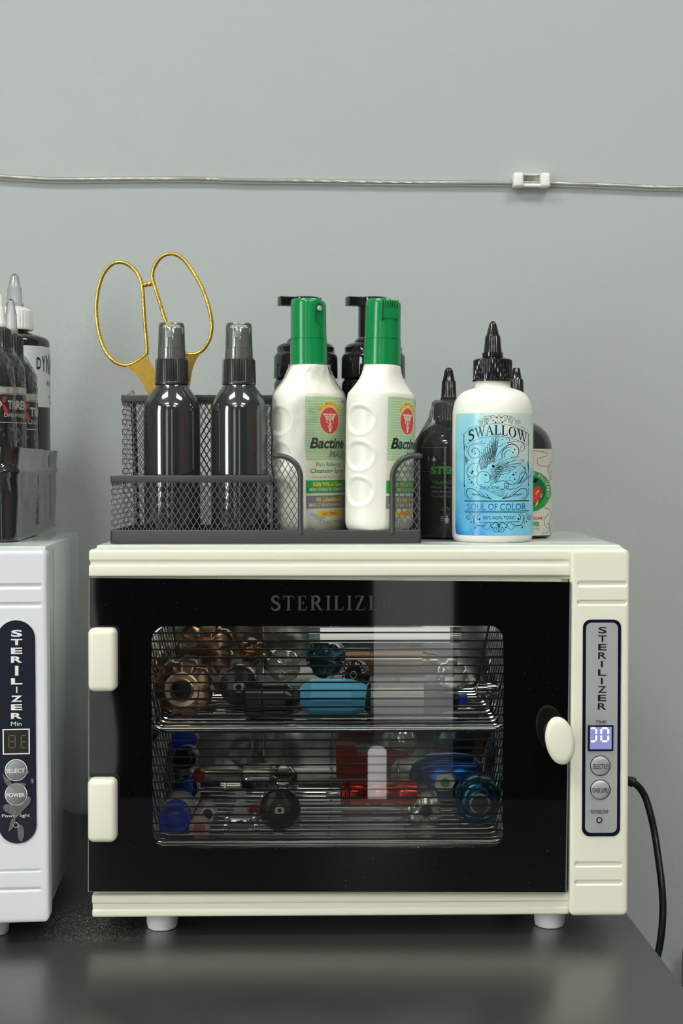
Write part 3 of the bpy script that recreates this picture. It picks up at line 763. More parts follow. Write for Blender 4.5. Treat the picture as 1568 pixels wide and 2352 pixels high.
# hinge covers
for (pa, pb, za, zb) in ((200, 266, 1444, 1590), (199, 266, 1791, 1937)):
    y = -0.017; x0, z1 = S.pix(pa, za, y); x1, z0 = S.pix(pb, zb, y)
    h = B().box(x0, x1, y, -0.003, z0, z1, M['cream'], 0.0045, 6).build('hinge_cover', st)
    B().box(x0-0.0006, x0+0.008, -0.006, 0.004, z0+0.004, z1-0.0006, M['gel']).build('clear_spacer', h)
# knob
y = -0.030; kx, kz = S.pix(1286, 1702, y); hx = S.size(34.5, y); hz = S.size(55, y)
def lens(a_):     # pointed oval seen from the front, leaning a little
    c, s = math.cos(a_), math.sin(a_); p = 0.88
    X_ = hx*abs(c)**p*(1 if c > 0 else -1); Z_ = hz*abs(s)**1.12*(1 if s > 0 else -1); tl_ = 0.09
    return X_*math.cos(tl_)-Z_*math.sin(tl_)*(-1)*(-0.6), Z_+X_*0.14*(-1)
b = B(); N2 = 56; vs = []; fs = []
prof = [(0.0, -0.0322), (0.7, -0.0321), (0.92, -0.0314), (1.0, -0.0298), (1.0, -0.0275), (0.93, -0.0262), (0.4, -0.0255), (0.30, -0.022), (0.30, -0.0045)]
for sc_, yy in prof:
    for k in range(N2):
        p = lens(2*PI*k/N2)
        if sc_ < 0.35 and yy > -0.024: r_ = 0.0065; vs.append((kx+r_*math.cos(2*PI*k/N2), yy, kz+r_*math.sin(2*PI*k/N2)))
        else: vs.append((kx+p[0]*sc_, yy, kz+p[1]*sc_))
for i in range(len(prof)-1):
    for k in range(N2): fs.append((i*N2+k, i*N2+(k+1) % N2, (i+1)*N2+(k+1) % N2, (i+1)*N2+k))
b.add(vs, fs, M['cream']); b.build('door_knob', dn, 50)
# control plate
yp = -0.0042
Q = lambda px, py: FX(px, py, yp)
x0, z1 = Q(1339.5, 1423); x1, z0 = Q(1424, 1920); xb0 = Q(1331.5, 1920)[0]; xb1 = Q(1418, 1920)[0]
b = B()
def slant(p): # the plate narrows its position slightly towards the bottom, as the column does
    return p
b.plate(rrect(x0-0.0004, x1-0.0004, z0, z1, 0.0058, 8), yp-0.0006, -0.0036, M['navy'])
i0, j1 = Q(1346.5, 1430); i1, j0 = Q(1417, 1912)
b.plate(rrect(i0-0.0004, i1-0.0004, j0, j1, 0.0042, 8), yp-0.0008, -0.0036, M['silver'])
cp = b.build('control_panel', st)
a = Art()
for i, c in enumerate('STERILIZER'):
    ya = 1439.5+19.45*i; xa, xb = (1373, 1392.5) if c != 'I' else (1379.5, 1384)
    dx = -1.2*i/9
    p0, p1 = Q(xa+dx, ya+15), Q(xb+dx, ya)
    a.text(c, p0[0], p1[0], p0[1], p1[1], M['black'], 3, 0.012)
def tx(s_, xa, xb, ya, yb, m, bold=0.0, ly=3):
    p0, p1 = Q(xa, yb), Q(xb, ya); a.text(s_, p0[0], p1[0], p0[1], p1[1], m, ly, bold)
tx('TIME', 1367, 1392, 1654.5, 1662.5, M['black'])
tx('POWERLAMP', 1356, 1396, 1859, 1869, M['black'])
b = B(); a.emit(b, lambda u, v, l: (u, yp-0.0008-l, v)); b.build('lettering', cp)
x0, z1 = Q(1349, 1665); x1, z0 = Q(1407.5, 1724.5)
b = B().box(x0, x1, yp-0.0012, yp-0.0005, z0, z1, M['navy'], 0.0002); dsp = b.build('time_display', cp)
b = B(); u0, v1 = Q(1354, 1669); u1, v0 = Q(1403.5, 1720)
b.box(u0, u1, yp-0.0014, yp-0.0008, v0, v1, M['screen'])
def seg7(x0, x1, y0, y1, on, m, w_):
    ym = (y0+y1)/2; g = w_*0.35; out = Art()
    H = lambda y: [(x0+w_*0.6+g, y), (x0+w_+g, y+w_/2), (x1-w_-g, y+w_/2), (x1-w_*0.6-g, y), (x1-w_-g, y-w_/2), (x0+w_+g, y-w_/2)]
    V = lambda x, ya, yb: [(x, ya+g), (x+w_/2, ya+w_*0.6+g), (x+w_/2, yb-w_*0.6-g), (x, yb-g), (x-w_/2, yb-w_*0.6-g), (x-w_/2, ya+w_*0.6+g)]
    D = {'a': H(y1-w_/2), 'g': H(ym), 'd': H(y0+w_/2), 'f': V(x0+w_/2, ym, y1-w_/2), 'b': V(x1-w_/2, ym, y1-w_/2), 'e': V(x0+w_/2, y0+w_/2, ym), 'c': V(x1-w_/2, y0+w_/2, ym)}
    for k_ in on: out.poly(D[k_], m, 1)
    return out
for (xa, xb, on) in ((1350, 1370, 'abcd'), (1377.5, 1397.5, 'abcdef')):
    p0, p1 = Q(xa, 1703.5), Q(xb, 1670)
    if on == 'abcd': # its left edge is cut off by the frame
        p0 = (u0-0.0006, p0[1])
    for vs_, fs_, m_, l_ in seg7(p0[0], p1[0], p0[1], p1[1], on, M['digit'], 0.0012).p:
        vs_ = [(max(v[0], u0), v[1]) for v in vs_]
        b.add([(v[0], yp-0.00155, v[1]) for v in vs_], fs_, m_)
b.build('screen', dsp)
for (cy, word, xa, xb) in ((1758, 'SELECTKEY', 1359, 1398), (1813, 'POWER SUPPLY', 1357, 1397)):
    cx_, cz_ = Q(1377.5, cy); r_ = S.size(23.5, yp)
    T = Matrix.Translation((cx_, yp-0.0006, cz_)) @ Matrix.Rotation(PI/2, 4, 'X')
    b = B(); b.lathe([(r_, 0), (r_, 0.0006), (r_*0.93, 0.0006)], M['black'], 48, T=T, cap1=False)
    b.lathe([(r_*0.93, 0.0004), (r_*0.93, 0.0008), (r_*0.8, 0.0014), (r_*0.5, 0.0018), (r_*0.1, 0.0019)], M['silver'], 48, T=T)
    a = Art(); p0, p1 = Q(xa, cy+6), Q(xb, cy-5)
    a.text(word, p0[0], p1[0], p0[1], p1[1], M['black'], 1)
    a.emit(b, lambda u, v, l: (u, yp-0.0027-l, v)); b.build('button', cp)
cx_, cz_ = Q(1375.5, 1883); T = Matrix.Translation((cx_, yp-0.0006, cz_)) @ Matrix.Rotation(PI/2, 4, 'X')
b = B(); b.lathe([(0.0022, 0), (0.0022, 0.0008), (0.0014, 0.0008)], M['black'], 32, T=T, cap1=False); b.lathe([(0.0014, 0.0), (0.0014, 0.0009), (0.0006, 0.0012)], M['silver'], 24, T=T); b.build('power_lamp', cp)
# power cord hanging off the back
cpts = [(1345, 1806, 1.262), (1400, 1797, 1.275), (1441, 1794, 1.28), (1462, 1803, 1.28), (1480, 1828, 1.28), (1494, 1872, 1.275), (1504, 1920, 1.27), (1512, 1975, 1.26), (1519, 2030, 1.25), (1522, 2080, 1.245), (1520, 2130, 1.24), (1514, 2175, 1.24), (1506, 2210, 1.24), (1490, 2300, 1.25)]
st_inv = (Matrix.Translation(st.location) @ Matrix.Rotation(S.a, 4, 'Z')).inverted()
cp3 = [st_inv @ at_depth(*p) for p in cpts]
cp3 = [Vector((W-0.05, DEP-0.004, cp3[0].z))] + cp3[1:]
sp_ = spline(cp3, 8); cord = B().tube(sp_, [0.0046 if i < 22 else 0.0032 for i in range(len(sp_))], M['cord'], 14).build('power_cord', st)

# ---- the white cabinet on the left, cut by the picture's edge
xr = 0.0
lt, FL, LX = cabinet(L, 'white tabletop sterilizer cabinet at the left border with dark oval control plate', M['white_p'], M['casing_l'], False, xr)
QL = lambda px, py: FL(px, py, yp)
x0, z1 = QL(-7.5, 1425); x1, z0 = QL(84.5, 1936)
b = B(); b.plate(rrect(x0-0.0003, x1+0.0003, z0-0.0003, z1+0.0003, (x1-x0)/2, 16), yp-0.0004, -0.0036, M['white_p'])
b.plate(rrect(x0, x1, z0, z1, (x1-x0)/2-0.0001, 16), yp-0.0006, -0.0036, M['dark_panel']); cp = b.build('control_panel', lt)
a = Art()
ly_ = [(1446.5, 1462.5), (1467, 1482), (1487, 1502), (1507, 1522), (1529, 1551.5), (1557, 1572), (1577, 1591), (1597, 1612), (1617, 1631), (1637, 1651)]
def txl(s_, xa, xb, ya, yb, m, bold=0.0, ly=3):
    p0, p1 = QL(xa, yb), QL(xb, ya); a.text(s_, p0[0], p1[0], p0[1], p1[1], m, ly, bold)
for c, (ya, yb) in zip('STERILIZER', ly_):
    xa, xb = (25.5, 51.5) if c != 'I' else (35, 42.5)
    txl(c, xa, xb, ya, yb, M['white'], 0.035)
txl('Min', 25.5, 50, 1657, 1667, M['white'], 0.0); txl('Power light', 5, 69, 1868.5, 1879, M['white'], 0.0)
p0, p1 = QL(8, 1731.5), QL(67, 1674.5)
a.stroke([(p0[0], p0[1]), (p1[0], p0[1]), (p1[0], p1[1]), (p0[0], p1[1])], 0.0013, M['white'], 2, True)
rc = QL(36.5, 1894.5); a.ring(rc[0], rc[1], 0.0018, 0.0004, M['white'], 2)
b = B(); a.emit(b, lambda u, v, l: (u, yp-0.0006-l, v)); b.build('lettering', cp)
b = B(); b.box(p0[0]+0.0007, p1[0]-0.0007, yp-0.0009, yp-0.0004, p0[1]+0.0007, p1[1]-0.0007, mat('unlit_screen', (0.03, 0.027, 0.022), 0.15))
for xa, xb, on in ((20, 36, 'abcdefg'), (48, 62, 'adefg')):
    q0, q1 = QL(xa, 1718), QL(xb, 1688)
    for vs_, fs_, m_, l_ in seg7(q0[0], q1[0], q0[1], q1[1], on, M['segment'], 0.0006).p: b.add([(v[0], yp-0.00095, v[1]) for v in vs_], fs_, m_)
b.build('time_display', cp)
for cy, word in ((1768.5, 'SELECT'), (1824, 'POWER')):
    c0_ = QL(37.2, cy); r_ = L.size(25, yp)
    T = Matrix.Translation((c0_[0], yp-0.0006, c0_[1])) @ Matrix.Rotation(PI/2, 4, 'X')
    b = B(); b.lathe([(r_, 0), (r_, 0.0003), (r_*0.93, 0.0003)], M['white'], 48, T=T, cap1=False)
    b.lathe([(r_*0.92, 0.0002), (r_*0.9, 0.0008), (r_*0.7, 0.0013), (r_*0.1, 0.0016)], M['gel'], 48, T=T)
    a = Art(); q0, q1 = QL(15 if cy < 1800 else 16, cy+5.5), QL(58, cy-5)
    a.text(word, q0[0], q1[0], q0[1], q1[1], M['white'], 1, 0.02); a.emit(b, lambda u, v, l: (u, yp-0.0025-l, v)); b.build('button', cp)
# smeared clear glue around the left buttons
b = B()
for pts_ in ([(6, 1775), (14, 1800), (30, 1806), (22, 1790), (12, 1784)], [(60, 1770), (68, 1772), (62, 1778)], [(8, 1850), (24, 1846), (46, 1848), (66, 1828), (70, 1842), (52, 1862), (34, 1880), (26, 1870), (12, 1862)],
             [(28, 1880), (36, 1882), (30, 1900), (20, 1908)], [(42, 1895), (52, 1897), (56, 1915), (50, 1932), (42, 1922)], [(72, 1788), (78, 1790), (77, 1798), (72, 1796)], [(20, 1800), (54, 1798), (56, 1806), (24, 1808)]):
    q = [QL(*p) for p in pts_]; q = [tuple(v)[:2] for v in spline([(x, z, 0) for x, z in q], 5, True)]
    b.plate(q, yp-0.0014, yp-0.0005, M['gel'])
b.build('clear_glue', cp)
# the left cabinet's own glass door (outside the picture, seen only from the side)
b = B().box(0.001, XC-0.001, dr_y0, dr_y1, S.pix(760, 2050, 0)[1], S.pix(760, 1331, 0)[1], M['black_glass'], 0.0004); b.build('door', lt)
# ------------------------------------------------------------------ mesh desk organizer
OY0, OYM, OY1 = 0.035, 0.086, 0.137          # front, middle divider, back
def oz(py, y): return S.pix(760, py, y)[1] - TOPZ
ox = lambda px, y: S.pix(px, 1100, y)[0]
OX = ox(256, OY0)
org = thing('desk_organizer', 'black wire mesh desk organizer standing on the cream sterilizer', 'desk organizer', S, OX, OY0, TOPZ)
def X_(px, y): return ox(px, y) - OX
xa, xm, xb_ = 0.0, X_(621, OY0), X_(964, OY0)
xra = 0.0006
zt_ = oz(1217, OY0)                 # top of the tray band
zf_ = oz(1092, OY0)                 # top of the front box rim
zr_ = oz(907.5, OYM)                # top of the rear box rim
zg_ = oz(1047, OY0+0.004)           # top of the side guards
D1, D2 = OYM-OY0, OY1-OY0
rw = 0.00031
def wire_net(b, p0, p1, z0, z1, top=None, cw=0.0046, chh=0.0079, r=rw, m=None):
    """expanded-metal net on the upright plane from p0 to p1 (x,y); top(s) limits the height"""
    m = m or M['mesh']
    Lx = math.hypot(p1[0]-p0[0], p1[1]-p0[1]); k = chh/cw
    n0 = Vector(((p1[1]-p0[1])/Lx, -(p1[0]-p0[0])/Lx, 0))
    def P(s, z): return Vector((p0[0]+(p1[0]-p0[0])*s/Lx, p0[1]+(p1[1]-p0[1])*s/Lx, z))
    H = z1-z0
    for sg in (1, -1):
        i = -int(H/k/cw)-2
        while True:
            s0 = i*cw if sg == 1 else i*cw
            if s0 > Lx + (H/k if sg == -1 else 0): break
            # line: s = s0 + sg*(z-z0)/k
            pts = []; N = 36 if top else 1
            zs = [z0+H*q/N for q in range(N+1)]
            sa = [(s0+sg*(z-z0)/k, z) for z in zs]
            if top:
                seg_ = [p for p in sa if 0 <= p[0] <= Lx and p[1] <= top(p[0])]
                if len(seg_) >= 2: pts = [seg_[0], seg_[-1]]
            else:
                (u0, v0), (u1, v1) = sa[0], sa[-1]
                lo, hi = 0.0, 1.0
                for lim, sgn in ((0, 1), (Lx, -1)):
                    f0, f1 = sgn*(u0-lim), sgn*(u1-lim)
                    if f0 < 0 and f1 < 0: lo, hi = 1, 0
                    elif f0 < 0: lo = max(lo, -f0/(f1-f0))
                    elif f1 < 0: hi = min(hi, f0/(f0-f1))
                if hi-lo > 0.02: pts = [(u0+(u1-u0)*lo, v0+(v1-v0)*lo), (u0+(u1-u0)*hi, v0+(v1-v0)*hi)]
            if pts:
                a_, c_2 = P(*pts[0]), P(*pts[1]); d = (c_2-a_).normalized(); u = n0; w_ = d.cross(u)
                o = n0*(0.00018*sg)
                vs = [q+o+u*x*r*0.7+w_*y*r for q in (a_, c_2) for x, y in ((1, 1), (-1, 1), (-1, -1), (1, -1))]
                b.add(vs, [(0, 1, 5, 4), (1, 2, 6, 5), (2, 3, 7, 6), (3, 0, 4, 7), (0, 3, 2, 1), (4, 5, 6, 7)], m)
            i += 1
def rim(b, p0, p1, z0, z1, th=0.0016):
    """folded sheet rim between two plan points"""
    d = Vector((p1[0]-p0[0], p1[1]-p0[1], 0)); Lx = d.length; d.normalize(); a_ = math.atan2(d.y, d.x)
    T = Matrix.Translation((p0[0], p0[1], 0)) @ Matrix.Rotation(a_, 4, 'Z')
    b.box(-th/2, Lx+th/2, -th/2, th/2, z0, z1, M['mesh_rim'], 0.0006, 3, T)
# tray
b = B()
for p0, p1 in (((xa, 0), (xb_, 0)), ((xa, D2), (xb_, D2)), ((xa, 0), (xa, D2)), ((xb_, 0), (xb_, D2))): rim(b, p0, p1, 0.0004, zt_, 0.002)
b.box(xa, xb_, 0, D2, 0.0004, 0.0012, M['mesh_rim']); b.build('tray', org)
rh = S.size(16, OY0)
# front box
def panel(name, p0, p1, z0, z1, rimh=rh, both=False):
    b = B(); wire_net(b, p0, p1, z0, z1-rimh*0.7); rim(b, p0, p1, z1-rimh, z1)
    o = b.build(name, org); o['kind_note'] = ''
    del o['kind_note']; return o
panel('front_mesh_panel', (xa, 0), (xm, 0), zt_-0.001, zf_)
panel('side_mesh_panel', (xa, 0), (xa, D1), zt_-0.001, zf_)
panel('side_mesh_panel', (xm, 0), (xm, D1), zt_-0.001, zf_)
# rear box
xrb = xm + 0.001
panel('rear_box_front_panel', (xra, D1), (xrb, D1), 0.001, zr_, rh*1.0)
panel('rear_box_back_panel', (xra, D2), (xrb, D2), zt_-0.001, zr_)
panel('rear_box_side_panel', (xra, D1), (xra, D2), zt_-0.001, zr_)
panel('rear_box_side_panel', (xrb, D1), (xrb, D2), zt_-0.001, zr_)
# right section with curved guards
gw = X_(684, OY0) - xm
def guard(x0, dirn, name):
    R = gw*0.8
    zc = zg_-R
    def top(s):
        if s < gw-R: return zg_-0.002
        if s > gw-0.002: return 0
        return zc+math.sqrt(max(0, R*R-(s-(gw-R))**2))-0.002
    b = B(); wire_net(b, (x0, 0), (x0+dirn*gw, 0), zt_-0.001, zg_, top)
    pts = [(x0, 0, zg_), (x0+dirn*(gw-R), 0, zg_)] + [(x0+dirn*(gw-R+R*math.sin(a_)), 0, zc+R*math.cos(a_)) for a_ in [PI/2*q/10 for q in range(1, 11)]] + [(x0+dirn*gw, 0, zt_-0.003)]
    b.tube(pts, 0.0021, M['mesh_rim'], 10)
    b.build(name, org)
guard(xm+0.002, 1, 'curved_mesh_guard'); guard(xb_, -1, 'curved_mesh_guard')
for x in (xb_,):
    b = B(); wire_net(b, (x, 0), (x, D2), zt_-0.001, zg_-0.002); b.tube([(x, -0.0005, zg_), (x, D2, zg_)], 0.0021, M['mesh_rim'], 10); b.build('side_mesh_panel', org)
b = B(); wire_net(b, (xrb, D2), (xb_, D2), zt_-0.001, zg_-0.002); b.tube([(xrb, D2, zg_), (xb_, D2, zg_)], 0.0021, M['mesh_rim'], 10); b.build('back_mesh_panel', org)
FLOOR = TOPZ + 0.0014

# ------------------------------------------------------------------ spray bottles
def spray_bottle(px, yl, label):
    k = S.size(1, yl); x, _ = S.pix(px, 1000, yl)
    t = thing('spray_bottle', label, 'spray bottle', S, x, yl, FLOOR, 'dark spray bottles with clear caps')
    z = lambda py: S.pix(760, py, yl)[1] - FLOOR
    prof = [(0, 0.0005), (54, 0), (61, 0.0008), (64.5, 0.005)]
    P = [(r*k, zz) for r, zz in prof] + [(64.5*k, z(950)), (64*k, z(940)), (62*k, z(930)), (58*k, z(920)), (52*k, z(909)), (44*k, z(897)), (37.5*k, z(888)), (35.5*k, z(884)), (35.5*k, z(878))]
    B().lathe(P, M['smoke'], 72).build('body', t)
    P = [(34*k, z(885)), (38.6*k, z(884)), (38.8*k, z(880)), (38.0*k, z(878)), (38.8*k, z(877.5), 1), (37.2*k, z(829), 1), (36.4*k, z(827)), (33*k, z(826)), (20*k, z(826))]
    B().lathe(P, M['collar'], ribs=(58, 0.0005)).build('collar', t)
    P = [(28.5*k, z(826)), (28.2*k, z(802)), (24.6*k, z(800)), (23.4*k, z(757)), (22*k, z(754.5)), (6*k, z(754))]
    sp2 = B().lathe(P, M['sprayer'], 40).build('sprayer_head', t)
    T = Matrix.Translation((-2*k, -22.6*k, z(769))) @ Matrix.Rotation(PI/2, 4, 'X')
    b = B(); b.lathe([(8.8*k, 0), (8.8*k, 0.0016), (7.5*k, 0.0019), (3*k, 0.0019), (2*k, 0.0024), (0.8*k, 0.0024)], M['nozzle'], 32, T=T); b.build('nozzle', sp2)
    P = [(33.4*k, z(826.5)), (33.6*k, z(823)), (31.8*k, z(822)), (29.6*k, z(752)), (28.6*k, z(745.5)), (26.5*k, z(743.2)), (10*k, z(742.8))]
    Pi = [(r-0.0007, zz-0.0009) for r, zz in P[2:]]
    b = B(); b.lathe(P, M['overcap'], 48, cap0=False); b.build('clear_overcap', t)
    return t
spray_bottle(395, 0.0605, 'dark spray bottle in front of the gold scissors')
spray_bottle(549, 0.0605, 'dark spray bottle beside the white bottles, right of the scissors')

# ------------------------------------------------------------------ gold scissors standing in the rear box
SY = 0.112
def sz(zx, zy): return S.pix(200+zx/3.564, 560+zy/3.564, SY)
s0 = sz(640, 1500)
sc_ = thing('scissors', 'gold handled scissors standing open in the mesh organizer', 'scissors', S, s0[0], SY, TOPZ+0.003)
def sp3(pts, off=0.0): return [Vector((sz(*p)[0]-s0[0], off, sz(*p)[1]-TOPZ-0.003)) for p in pts]
Lh = [(487, 890), (480, 760), (470, 640), (462, 520), (455, 400), (440, 310), (405, 235), (345, 175), (265, 147), (195, 170), (135, 240), (97, 340), (75, 470), (76, 600), (95, 730), (135, 850), (195, 940), (265, 985), (340, 992), (410, 960), (455, 925)]
Rh = [(655, 660), (620, 560), (590, 460), (560, 370), (538, 290), (545, 210), (590, 130), (650, 90), (720, 88), (790, 130), (855, 210), (915, 310), (965, 420), (1000, 530), (1020, 640), (1015, 740), (985, 820), (935, 880), (870, 905), (800, 895), (745, 850), (705, 780)]
Lw = [(487, 885), (505, 945), (540, 1010), (575, 1090), (620, 1180), (680, 1300), (690, 1400), (620, 1400), (560, 1320), (500, 1235), (455, 1150), (400, 1065), (330, 1010), (295, 990), (350, 985), (420, 955), (462, 915)]
Rw = [(800, 895), (870, 903), (950, 868), (900, 940), (872, 1000), (856, 1070), (840, 1180), (815, 1280), (740, 1400), (650, 1420), (650, 1340), (740, 1230), (800, 1120), (820, 1040), (815, 960), (790, 905)]
for nm, loop, web, off, nub in (('handle', Lh, Lw, 0.0012, (477, 332)), ('handle', Rh, Rw, -0.0016, (514, 330))):
    b = B(); b.tube(spline([tuple(v) for v in sp3(loop, off)], 5, True), 0.00150, M['gold'], 12, True)
    w_ = [(v.x, v.z) for v in sp3(web)]
    b.plate(w_, off-0.0012, off+0.0012, M['gold'])
    c = sp3([nub], off)[0]; bm_ = bmesh.new(); bmesh.ops.create_uvsphere(bm_, u_segments=16, v_segments=10, radius=0.0022); b.bm(bm_, M['gold'], Matrix.Translation(c))
    b.build(nm, sc_, 30)
for sg, off in ((1, 0.0012), (-1, -0.0016)):
    top_ = sp3([(655, 1390)])[0]
    poly = [(top_.x-0.008, top_.z+0.004), (top_.x+0.008, top_.z+0.004), (top_.x+0.006*sg+0.005, top_.z*0.45), (top_.x+0.006*sg, 0.0), (top_.x+0.006*sg-0.003, top_.z*0.45)]
    B().plate(poly, off-0.001, off+0.001, M['blade']).build('blade', sc_)
# the tip of a clear little tool behind the scissors
cx_, cz_ = S.pix(303, 903, 0.118)
t = thing('clear_tool_tip', 'clear tipped slim tool poking out of the organizer rear left corner', 'small tool', S, cx_, 0.118, TOPZ+0.003)
hh = cz_-TOPZ-0.003
b = B(); b.tube([(0.004, 0, 0), (0.001, 0, hh-0.006), (0, 0, hh-0.002)], 0.0022, M['gunmetal'], 14); b.build('shaft', t)
B().tube([(0, 0, hh-0.002), (-0.0016, 0, hh), (-0.003, 0, hh+0.0008)], [0.0034, 0.0036, 0.0014], M['gel'], 14).build('clear_tip', t)

# ------------------------------------------------------------------ round bottle toolkit
def cyl_map(R, y_sign=-1):
    def fn(s, z, l):
        s = max(-R*0.999, min(R*0.999, s)); a = math.asin(s/R); return ((R+l)*math.sin(a), -(R+l)*math.cos(a), z)
    return fn
def sleeve(b, R, z0, z1, a0, a1, m, n=48, l=0.00004, rc=0.0):
    """label band round a bottle; angles from the front"""
    vs = []; fs = []
    for i in range(n+1):
        a = a0+(a1-a0)*i/n; e = min(i, n-i)/n*(a1-a0)*R; dz = rc-math.sqrt(max(0, rc*rc-(rc-e)**2)) if (rc > 0 and e < rc) else 0
        vs += [((R+l)*math.sin(a), -(R+l)*math.cos(a), z0+dz), ((R+l)*math.sin(a), -(R+l)*math.cos(a), z1-dz)]
    for i in range(n): fs.append((2*i, 2*i+2, 2*i+3, 2*i+1))
    b.add(vs, fs, m)
def twist_cap(t, k, z, cfg, m_tip, m_col, tilt=None):
    """cfg: list for collar and for the twist spout, in pixels: (radius, py[, rib])"""
    B().lathe([(p[0]*k, z(p[1])) + tuple(p[2:]) for p in cfg['collar']], m_col, ribs=(cfg.get('nr', 36), cfg.get('rd', 1.6)*k)).build('screw_collar', t)
    b = B(); b.lathe([(p[0]*k, z(p[1])) + tuple(p[2:]) for p in cfg['tip']], m_tip, ribs=(24, 1.0*k), cap1=True)
    o = b.build('twist_spout', t)
    if tilt: o.rotation_euler = (0, tilt, 0)
    return o

# ---- white bottle with the blue label
yl = 0.069; k = S.size(1, yl); x, _ = S.pix(1130.5, 1100, yl)
sw = thing('ink_bottle', 'white bottle with blue watercolour bird label and black twist cap', 'ink bottle', S, x, yl, TOPZ)
face_camera(sw)
z = lambda py: S.pix(760, py, yl)[1] - TOPZ
Rb = 93*k
prof = [(0.02*Rb, 0.0012), (70*k, 0.0004), (83*k, 0.0), (89*k, 0.0014), (92*k, 0.0045), (92.6*k, 0.008)]
zs0 = 1224
P = prof + [(92.8*k, z(1100)), (92*k, z(955))] + [(q[0]*k, z(q[1])) for q in ((91.5, 944), (89, 930), (84, 917), (76, 906), (66, 899), (54, 894.5), (45, 892), (41.5, 890), (40.5, 886), (40.5, 870))]
B().lathe(P, M['bottle_white'], 96).build('body', sw)
twist_cap(sw, k, z, {'collar': [(40, 877), (46.5, 876.5), (47, 873), (45, 872.5), (44.8, 871, 1), (44.5, 830, 1), (43.5, 826.5), (30, 821.5), (23, 820)],
                    'tip': [(22, 820), (24, 819), (24.2, 810), (20.5, 809), (20.4, 807, 1), (17.2, 773, 1), (15.5, 770), (14.6, 768), (8.3, 744), (5.8, 740), (3, 737.5)], 'nr': 44, 'rd': 2.0}, M['twist'], M['twist'])
b = B(); Rl = 92.4*k
# the label patch follows the photographed outline: left edge at -69 degrees, running on round the right side
sleeve(b, Rl, z(1226), z(951.5), -math.asin(84/93), R_(110), M['sw_blue'], 90, 0.00025, 0.004)
a = Art(); ink = M['black']
U = lambda zx: (zx-750)/730*Rl            # label pixels of the zoomed photograph
V = lambda zy: z(940+zy/7.65)
def st_(pts, w_=0.00025, n=6, closed=False, m=ink, taper=0.0): a.stroke([tuple(p)[:2] for p in spline([(U(p[0]), V(p[1]), 0) for p in pts], n, closed)], w_, m, 2, closed, taper)
def dot(zx, zy, r): a.disc(U(zx), V(zy), r*Rl/730, ink, 2, n=14)
def curl(cx, cy, r0, r1, a0, a1, w_=0.00022, n=26):
    st_([(cx+(r0+(r1-r0)*i/n)*math.cos(a0+(a1-a0)*i/n), cy+(r0+(r1-r0)*i/n)*math.sin(a0+(a1-a0)*i/n)) for i in range(n+1)], w_, 1)
arc_y = lambda zx, top: top + 165*((zx-815)/575)**2
# title on its arched band
serif_word(a, 'SWALLOW', U(325), U(1360), 0, 1, ink, 3, 0.07, fn=lambda u, v: (u, V(arc_y(u/Rl*730+750, 462) - v*(162+22*abs((u/Rl*730+750-830)/500)))))
def serif_fix(): pass
for top_, w_ in ((272, 0.00022), (486, 0.00022)):
    st_([(zx, arc_y(zx, top_)) for zx in range(240, 1396, 40)] , w_, 2)
st_([(240, 434), (240, 640)], 0.0003, 1); st_([(1392, 434), (1392, 640)], 0.0003, 1)
for q in range(14):
    st_([(240, 440+q*15), (262, 452+q*15)], 0.00012, 1); st_([(1392, 440+q*15), (1368, 452+q*15)], 0.00012, 1)
st_([(310, 362), (420, 318), (560, 285)], 0.0002); st_([(1345, 356), (1250, 318), (1160, 285)], 0.0002)
st_([(250, 640), (252, 1330)], 0.0003, 1); st_([(250, 650), (250, 715)], 0.0007, 1); st_([(1390, 640), (1395, 1310)], 0.00022, 1)
for zx, zy in ((255, 1340), (1395, 1325)): a.poly([(U(zx-16), V(zy)), (U(zx), V(zy+26)), (U(zx+16), V(zy)), (U(zx), V(zy-26))], ink, 2)
# crown ornament (mirrored about 862)
for sg in (1, -1):
    mx_ = lambda zx: 862+sg*(862-zx)
    C = lambda pts, w_=0.00022: st_([(mx_(p[0]), p[1]) for p in pts], w_)
    C([(862, 115), (830, 190), (862, 268)], 0.0002) if sg == 1 else C([(862, 115), (830, 190), (862, 268)], 0.0002)
    curl(mx_(525), 240, 10, 42, 0, 4.2*PI*sg, 0.0002); curl(mx_(655), 215, 12, 52, 0, 3.6*PI*sg, 0.0003)
    C([(580, 280), (578, 210), (610, 160), (680, 140), (740, 160), (765, 200), (745, 235)]); C([(810, 240), (770, 225), (720, 190), (720, 140), (770, 135), (815, 175)], 0.00028)
    dot(mx_(825), 162, 12); dot(mx_(803), 250, 15); C([(610, 285), (640, 268), (665, 285)], 0.0002)
# flourishes
curl(450, 740, 70, 30, PI*1.0, PI*3.0, 0.0002)
st_([(620, 610), (480, 600), (370, 640), (318, 720), (330, 800), (400, 858), (480, 850), (525, 790), (505, 720), (440, 695), (390, 730), (395, 775)], 0.00034)
st_([(600, 655), (500, 630), (430, 640), (370, 665)], 0.0002, taper=0.8)
st_([(485, 950), (390, 960), (325, 1020), (300, 1110), (330, 1170), (400, 1190), (470, 1170), (515, 1120)], 0.0004, taper=0.7)
for q in range(7): st_([(350-q*14, 880-q*12), (305-q*6, 915-q*12), (270, 990-q*22)], 0.00028, taper=0.9)
for q in range(6): st_([(1350+q*6, 905+q*22), (1378+q*2, 945+q*22), (1388, 1000+q*22)], 0.00022, taper=0.9)
st_([(800, 900), (860, 780), (960, 680), (1060, 625), (1150, 635), (1210, 710), (1200, 800), (1130, 860), (1060, 840)], 0.0006, taper=0.75)
st_([(940, 900), (915, 820), (935, 730), (1010, 680), (1100, 670)], 0.0006, taper=0.85); st_([(960, 880), (958, 800), (1000, 740), (1080, 720)], 0.0005, taper=0.85)
